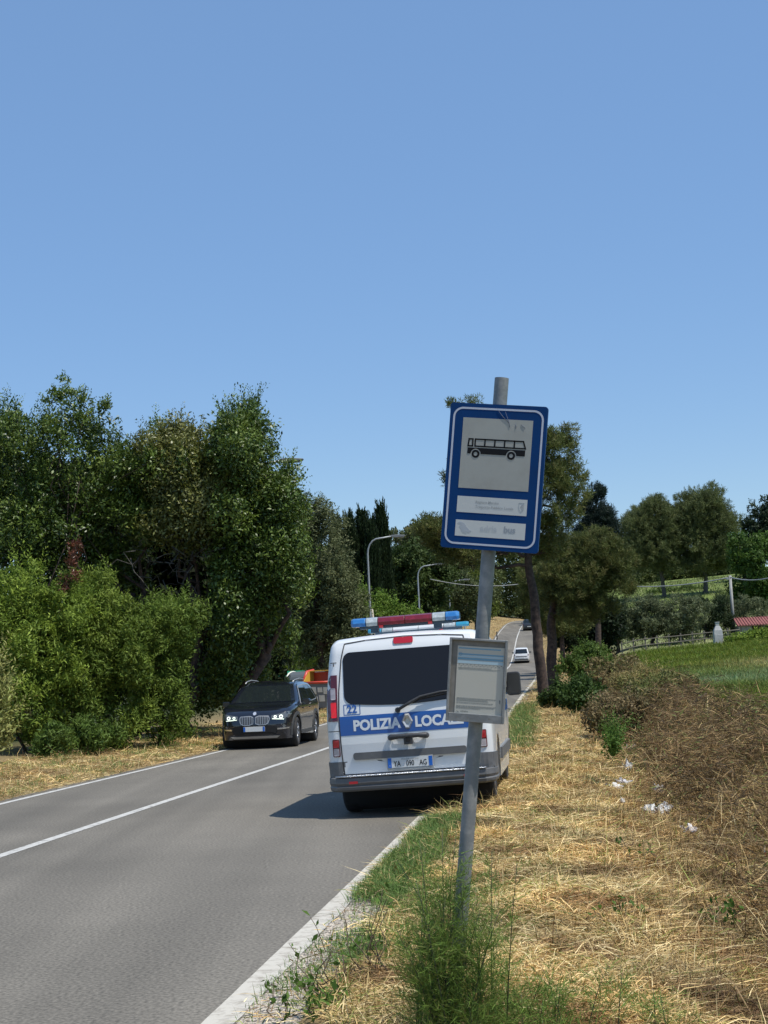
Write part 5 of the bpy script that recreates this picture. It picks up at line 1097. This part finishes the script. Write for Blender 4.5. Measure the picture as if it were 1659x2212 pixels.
# brown tangle on the ditch bank
BANK_LATER()
n = 200000; X, Y, u = sample_side(n, 6.8, 75, 2.45, 4.6, 1.55)
bw = np.clip((u - 2.9) / .9, 0, 1); pp = patch(X, Y, .8, 5)
w_ = np.c_[.05 + .15 * (pp > .6), .22 + 0 * u, .06 + 0 * u, .3 + 0 * u, .95 - .6 * (u > 4.4), .12 + .75 * (u > 4.1) * (pp > .4) + .15 * (pp < .3)]
k = (Y / 12.)**.4
blades('dry_bank_weeds', X, Y, rng.uniform(0, .10, n) * bw, rng.uniform(0, 2 * math.pi, n), rng.uniform(-.1, 1.45, n), rng.gamma(3.2, .060, n) * k * (.5 + .5 * bw), rng.uniform(.0025, .006, n) * k, rng.uniform(.2, 1.7, n), palmix(n, STR, w_), 'tangled brown dead weeds on the bank of the ditch')
# long brittle stems
n = 3600; X, Y, u = sample_side(n, 6.8, 50, 3.0, 4.8, 1.5)
blades('dry_stems', X, Y, rng.uniform(0, .1, n), rng.uniform(0, 2 * math.pi, n), rng.uniform(.1, 1.4, n), rng.uniform(.25, .7, n), rng.uniform(.003, .006, n), rng.uniform(0, 1.0, n), palmix(n, STR[:5], [.2, .2, .2, .3, .3]), 'long brittle stalks sticking out of the ditch bank')
n = 2600; X, Y, u = sample_side(n, 6.8, 20, .9, 3.4, 1.6)
blades('straw_stalks', X, Y, rng.uniform(.01, .06, n), rng.uniform(0, 2 * math.pi, n), rng.uniform(0, .25, n), rng.uniform(.15, .38, n), rng.uniform(.0025, .0045, n), rng.uniform(0, .3, n), palmix(n, STR[:3], [.4, .2, .4]), 'pale long straws lying on the mown verge')
# green grass tufts at the road edge
def tuft_field(name, n, y0, y1, u0, u1, hmin, hmax, cols_, label, side='R', power=1.4, wd=(.0025, .005), thr=None, s=0, ctr=420, rad=.07):
    cx, cy, cu = sample_side(ctr, y0, y1, u0, u1, power, side)
    if thr is not None: kk = patch(cx, cy, 1.3, s) > thr; cx, cy = cx[kk], cy[kk]
    i = rng.integers(0, len(cx), n); X = cx[i] + rng.normal(size=n) * rad; Y = cy[i] + rng.normal(size=n) * rad * 1.4; uu = X - rR(Y) if side == 'R' else rL(Y) - X
    kp = uu > .15; X, Y = X[kp], Y[kp]; n = len(X); k = (Y / 12.)**.35
    blades(name, X, Y, np.zeros(n), rng.uniform(0, 2 * math.pi, n), rng.uniform(.75, 1.5, n), rng.uniform(hmin, hmax, n) * k, rng.uniform(*wd, n) * k, rng.uniform(.1, 1.1, n), palmix(n, cols_, [1] * len(cols_)), label)
GR = [(.09, .17, .03), (.13, .22, .045), (.17, .25, .07), (.07, .13, .025)]
tuft_field('green_grass', 24000, 11.2, 16.8, .24, .62, .06, .15, GR, 'fresh green grass along the edge line before the van', ctr=260)
tuft_field('green_grass', 9000, 8.3, 11.5, .5, 1.3, .05, .13, GR, 'thin green grass between the gravel and the pole', ctr=120)
tuft_field('green_grass', 52000, 7, 55, .3, 3.6, .03, .09, GR, 'scattered short green shoots in the mown verge', thr=.42, s=2, ctr=1100, rad=.13)
tuft_field('green_grass', 12000, 30, 60, .15, 1.0, .06, .2, GR, 'green grass at the right road edge beyond the van', ctr=300, rad=.14)
tuft_field('green_grass', 9000, 20, 60, .3, 3.4, .06, .16, GR, 'green clumps in the dry verge on the left', side='L', ctr=120, rad=.16)
tuft_field('green_grass', 26000, 14, 75, 4.3, 5.0, .08, .22, [(.13, .17, .04), (.20, .22, .07), (.10, .15, .03), (.28, .23, .10)], 'yellow-green weeds on the crest of the bank', ctr=900, rad=.2, power=1.3, wd=(.004, .008))
# the cereal field
def field_blades(n, y0, y1, x1k, label, hm):
    a = rng.random(n); q_ = 1 - 1.25; Y = (y0**q_ + a * (y1**q_ - y0**q_))**(1 / q_)
    xa = rR(Y) + 4.7 + rng.random(n) * .8; xb = Y * x1k + 3; X = xa + (xb - xa) * rng.random(n); ok = xb > xa; X, Y = X[ok], Y[ok]; n = len(X)
    v = patch(X * .35, Y * .35, 1, 3); pale = np.exp(-((Y - 62 - 5 * np.sin(X * .25)) / 12)**2) * (.35 + .6 * patch(X * .5, Y * .3, 1, 7)); dry = np.exp(-((Y - 74) / 9)**2 - ((X - 20) / 3.2)**2)
    g = np.array([.115, .16, .018]) * (1 - pale[:, None]) + np.array([.19, .27, .13]) * pale[:, None]
    g = g * (1 - dry[:, None] * .8) + np.array([.45, .38, .18]) * dry[:, None] * .8
    cols = g * (.75 + .5 * v)[:, None] * rng.uniform(.6, 1.4, n)[:, None] * np.c_[rng.uniform(.8, 1.35, n), np.ones(n), rng.uniform(.7, 1.2, n)]
    k = (Y / 25.)**.55
    blades('cereal_field', X, Y, np.zeros(n), rng.uniform(0, 2 * math.pi, n), rng.uniform(.9, 1.5, n), rng.uniform(.5, 1.0, n) * hm * k**.3, rng.uniform(.006, .014, n) * k * 1.3, rng.uniform(0, .9, n), cols, label, m=leaf_soft)
field_blades(150000, 17, 131, .262, 'green young cereal growing in the field on the right', .30)
n = 26000; Y = rng.uniform(132, 240, n); X = rR(Y) + 8 + rng.random(n) * 45
blades('meadow_grass', X, Y, np.zeros(n), rng.uniform(0, 2 * math.pi, n), rng.uniform(.9, 1.5, n), rng.uniform(.15, .4, n), rng.uniform(.05, .12, n), rng.uniform(0, .9, n), palmix(n, [(.15, .19, .055), (.19, .23, .075), (.24, .25, .11)], [1, 1, 1]) , 'pale grass under the olives and on the hill meadow', m=leaf_soft)

# wild fennel round the foot of the pole
def fennel(seed, label, cx, cy, stems, Hs, spread, n_leaf, green=1.0, name='wild_fennel', dark=True):
    r_ = np.random.default_rng(seed); root = thing(name, label, 'plant', (cx, cy, gz(cx, cy))); st = MB(); V = []; C = []
    for i in range(stems):
        bx, by = r_.normal(size=2) * spread * .45; H = Hs * r_.uniform(.55, 1.1); lean = r_.normal(size=2) * .18
        path = [Vector((bx + lean[0] * H * t_**1.4, by + lean[1] * H * t_**1.4, H * t_)) for t_ in np.linspace(0, 1, 7)]; st.tube(path, list(np.linspace(.0036, .0010, 7)), 5)
        for j in range(n_leaf):
            t_ = r_.beta(1.7, 1.5); s_ = path[int(t_ * 6)].lerp(path[min(6, int(t_ * 6) + 1)], t_ * 6 % 1); az = r_.uniform(0, 6.28); L_ = r_.uniform(.10, .26) * (1.15 - t_ * .5)
            d = np.array([math.cos(az), math.sin(az), r_.uniform(.4, 1.3)]); d /= np.linalg.norm(d)
            for m_ in range(9):   # thread-like leaflets off the leaf stalk
                f = (m_ + 1) / 9; c_ = np.array(s_) + d * L_ * f + np.array([0, 0, -.25 * L_ * f * f]); dd = d + r_.normal(size=3) * .55; dd /= np.linalg.norm(dd); ll = L_ * .34 * (1.2 - f * .6)
                w_ = np.cross(dd, r_.normal(size=3)); w_ = w_ / (np.linalg.norm(w_) + 1e-6) * .0016
                V += [c_ - w_, c_ + w_, c_ + dd * ll]; C.append(np.array([.15, .235, .045]) * green * r_.uniform(.6, 1.35) if r_.random() < .8 else np.array([.20, .22, .06]) * r_.uniform(.7, 1.2))
            c0 = np.array(s_); c1 = c0 + d * L_ + np.array([0, 0, -.25 * L_]); w_ = np.cross(d, [0, 0, 1.]); w_ = w_ / (np.linalg.norm(w_) + 1e-6) * .0013; V += [c0 - w_, c0 + w_, c1]; C.append(np.array([.11, .18, .04]) * r_.uniform(.7, 1.2))
    st.build('stems', mat('fennel_stem', (.05, .07, .03), .6, noise=(20, (.03, .025, .02), .4, .7)), root)
    quads_mesh('fronds', np.array(V), 3, [(0, 1, 2)], np.array(C), leaf_soft, root); return root
pb = base
fennel(1, 'tall feathery green fennel clump growing around the foot of the leaning pole', pb.x + .02, pb.y - .17, 21, .82, .13, 50)
fennel(2, 'thinner tall fennel stems just right of the pole', pb.x + .15, pb.y - .10, 7, .76, .12, 34)
fennel(3, 'low wide fennel spreading at the bottom edge, right of the pole', pb.x + .44, pb.y - .10, 17, .30, .42, 30, 1.1)
fennel(4, 'sparse fennel shoots left of the pole', pb.x - .10, pb.y + .0, 5, .55, .10, 24)
fennel(5, 'two tall thin fennel stalks left of the pole with few leaves', pb.x - .05, pb.y + .30, 3, .95, .15, 22)

# dark dead stems and leafy weeds in the foreground
def weed(seed, label, x, y, k_, Hs, leafy, name='leafy_weed'):
    r_ = np.random.default_rng(seed); root = thing(name, label, 'plant', (x, y, gz(x, y))); st = MB(); P_ = []
    for i in range(k_):
        b0 = Vector((*(r_.normal(size=2) * .07), 0)); e_ = b0 + Vector((*(r_.normal(size=2) * .12), Hs * r_.uniform(.6, 1.1))); p_ = wobble(r_, b0, e_, 6, .2); st.tube(p_, list(np.linspace(.004, .0015, 6)), 5)
        for j in range(leafy): q_ = p_[r_.integers(2, 6)]; P_.append(np.array(q_) + r_.normal(size=3) * .02)
    st.build('stems', mat('dead_stem', (.10, .07, .045), .8), root)
    if P_:
        P_ = np.array(P_); quads_mesh('leaves', leaf_verts(P_, r_.normal(size=P_.shape) + [0, 0, .3], r_.normal(size=P_.shape) + [0, 0, 1], r_.uniform(.025, .06, len(P_)), .5), 4, [(0, 1, 2, 3)], shade_cols(r_, np.arange(len(P_)), len(P_), [(.06, .12, .02), (.11, .19, .03)], len(P_)), leaf_soft, root)
    return root
def pxg(u_, v_): q_ = gpt(u_, v_, 5.5); return q_.x, q_.y
for i, (u_, v_, k_, Hs, lf, lab) in enumerate(((708, 2150, 6, .24, 3, 'thin dead stems with a few leaves at the gravel edge'), (690, 2180, 5, .16, 16, 'small bright leafy weed low at the gravel edge'), (790, 2120, 9, .40, 2, 'dry brown stalks standing between the gravel and the pole'), (1560, 2020, 5, .25, 14, 'green leafy weed low in the brown brush at the right'),
                                             (1300, 2000, 4, .12, 10, 'small green weed in the straw right of the pole'), (790, 2075, 5, .16, 6, 'small nettle-like weed beside the edge line'), (640, 2205, 6, .10, 14, 'low green weed at the bottom edge on the gravel'), (1390, 1880, 5, .22, 5, 'thin weed in the middle of the straw verge'))):
    x_, y_ = pxg(u_, v_); weed(200 + i, lab, x_, y_, k_, Hs, lf)
# curved dark dead stalk on the bank crest
x_, y_ = pxg(1500, 1555); o = thing('dead_stalk', 'thick dark curved stalk sticking up on the bank against the field', 'stalk', (x_, y_, gz(x_, y_))); k = y_ / F_PX
MB().tube([(0, 0, 0), (-.02, 0, 14 * k), (-.01, 0, 32 * k), (12 * k, 0, 46 * k), (30 * k, 0, 54 * k)], [4.5 * k, 4 * k, 3.5 * k, 3 * k, 1.5 * k], 6).build('stalk', mat('dead_stem'), o)
# litter
def litter(seed, u_, v_, w_, h_, label, m, flat_=.45):
    r_ = np.random.default_rng(seed); q_ = gpt(u_, v_); k = q_.y / F_PX
    bm = bmesh.new(); bmesh.ops.create_icosphere(bm, subdivisions=3, radius=1)
    for v in bm.verts:
        nn = .55 * math.sin(v.co.x * 5 + seed) * math.sin(v.co.y * 4 + seed * 2) + .4 * math.sin(v.co.z * 7 + v.co.x * 6 + seed) + r_.normal() * .12
        v.co = Vector((v.co.x * w_ * k * .48 * (1 + nn), v.co.y * w_ * k * .7 * (1 - nn), max(0, v.co.z + .6) * h_ * k * .62 * (1 + nn)))
    me = bpy.data.meshes.new('litter'); bm.to_mesh(me); bm.free(); o = link('litter', me, m); o.location = q_ + Vector((0, 0, .05)); return tag(o, label, 'litter', 'litter in the ditch')
lw_ = mat('litter_white', (.70, .70, .67), .5, noise=(30, (.45, .42, .37), .5, .72), translucent=.1); lg = mat('litter_grey', (.42, .39, .38), .5, noise=(20, (.6, .58, .56), .4, .7)); ld = mat('litter_dark', (.04, .04, .05), .4)
for a in ((1, 1355, 1672, 20, 14, 'small white crumpled scrap, farthest up the ditch but one', lw_), (2, 1328, 1713, 34, 10, 'white flattened strip of plastic on the straw', lw_), (3, 1347, 1702, 26, 10, 'greyish plastic film beside the white strip', lg), (4, 1422, 1722, 22, 14, 'crumpled pale grey cup in the ditch', lg),
          (5, 1402, 1768, 26, 16, 'left torn piece of the big white wrapper', lw_), (6, 1430, 1772, 32, 20, 'biggest white torn wrapper in the ditch', lw_), (7, 1440, 1762, 18, 10, 'black scrap tucked in the white wrapper', ld), (8, 1491, 1812, 30, 14, 'grey crushed carton nearest to us in the ditch', lg),
          (9, 1513, 1776, 10, 8, 'tiny white scrap right of the wrapper', lw_), (10, 1345, 1744, 9, 8, 'tiny white scrap below the grey film', lw_), (11, 1362, 1628, 20, 10, 'faded pink-grey paper farthest up the ditch', lg), (12, 1500, 1755, 8, 6, 'tiny pale crumb of polystyrene between the cup and the right bank', lw_)): litter(*a)
x_, y_ = pxg(1656, 1880); o = thing('plastic_ribbon', 'red and white strip of plastic tape at the right edge', 'tape', (x_, y_, gz(x_, y_) + .08))
MB().box((0, 0, .03), (.012, .004, .07)).build('red_part', mat('warning_red', (.5, .03, .03), .5), o); MB().box((-.004, 0, .09), (.012, .004, .05)).build('white_part', lw_, o)
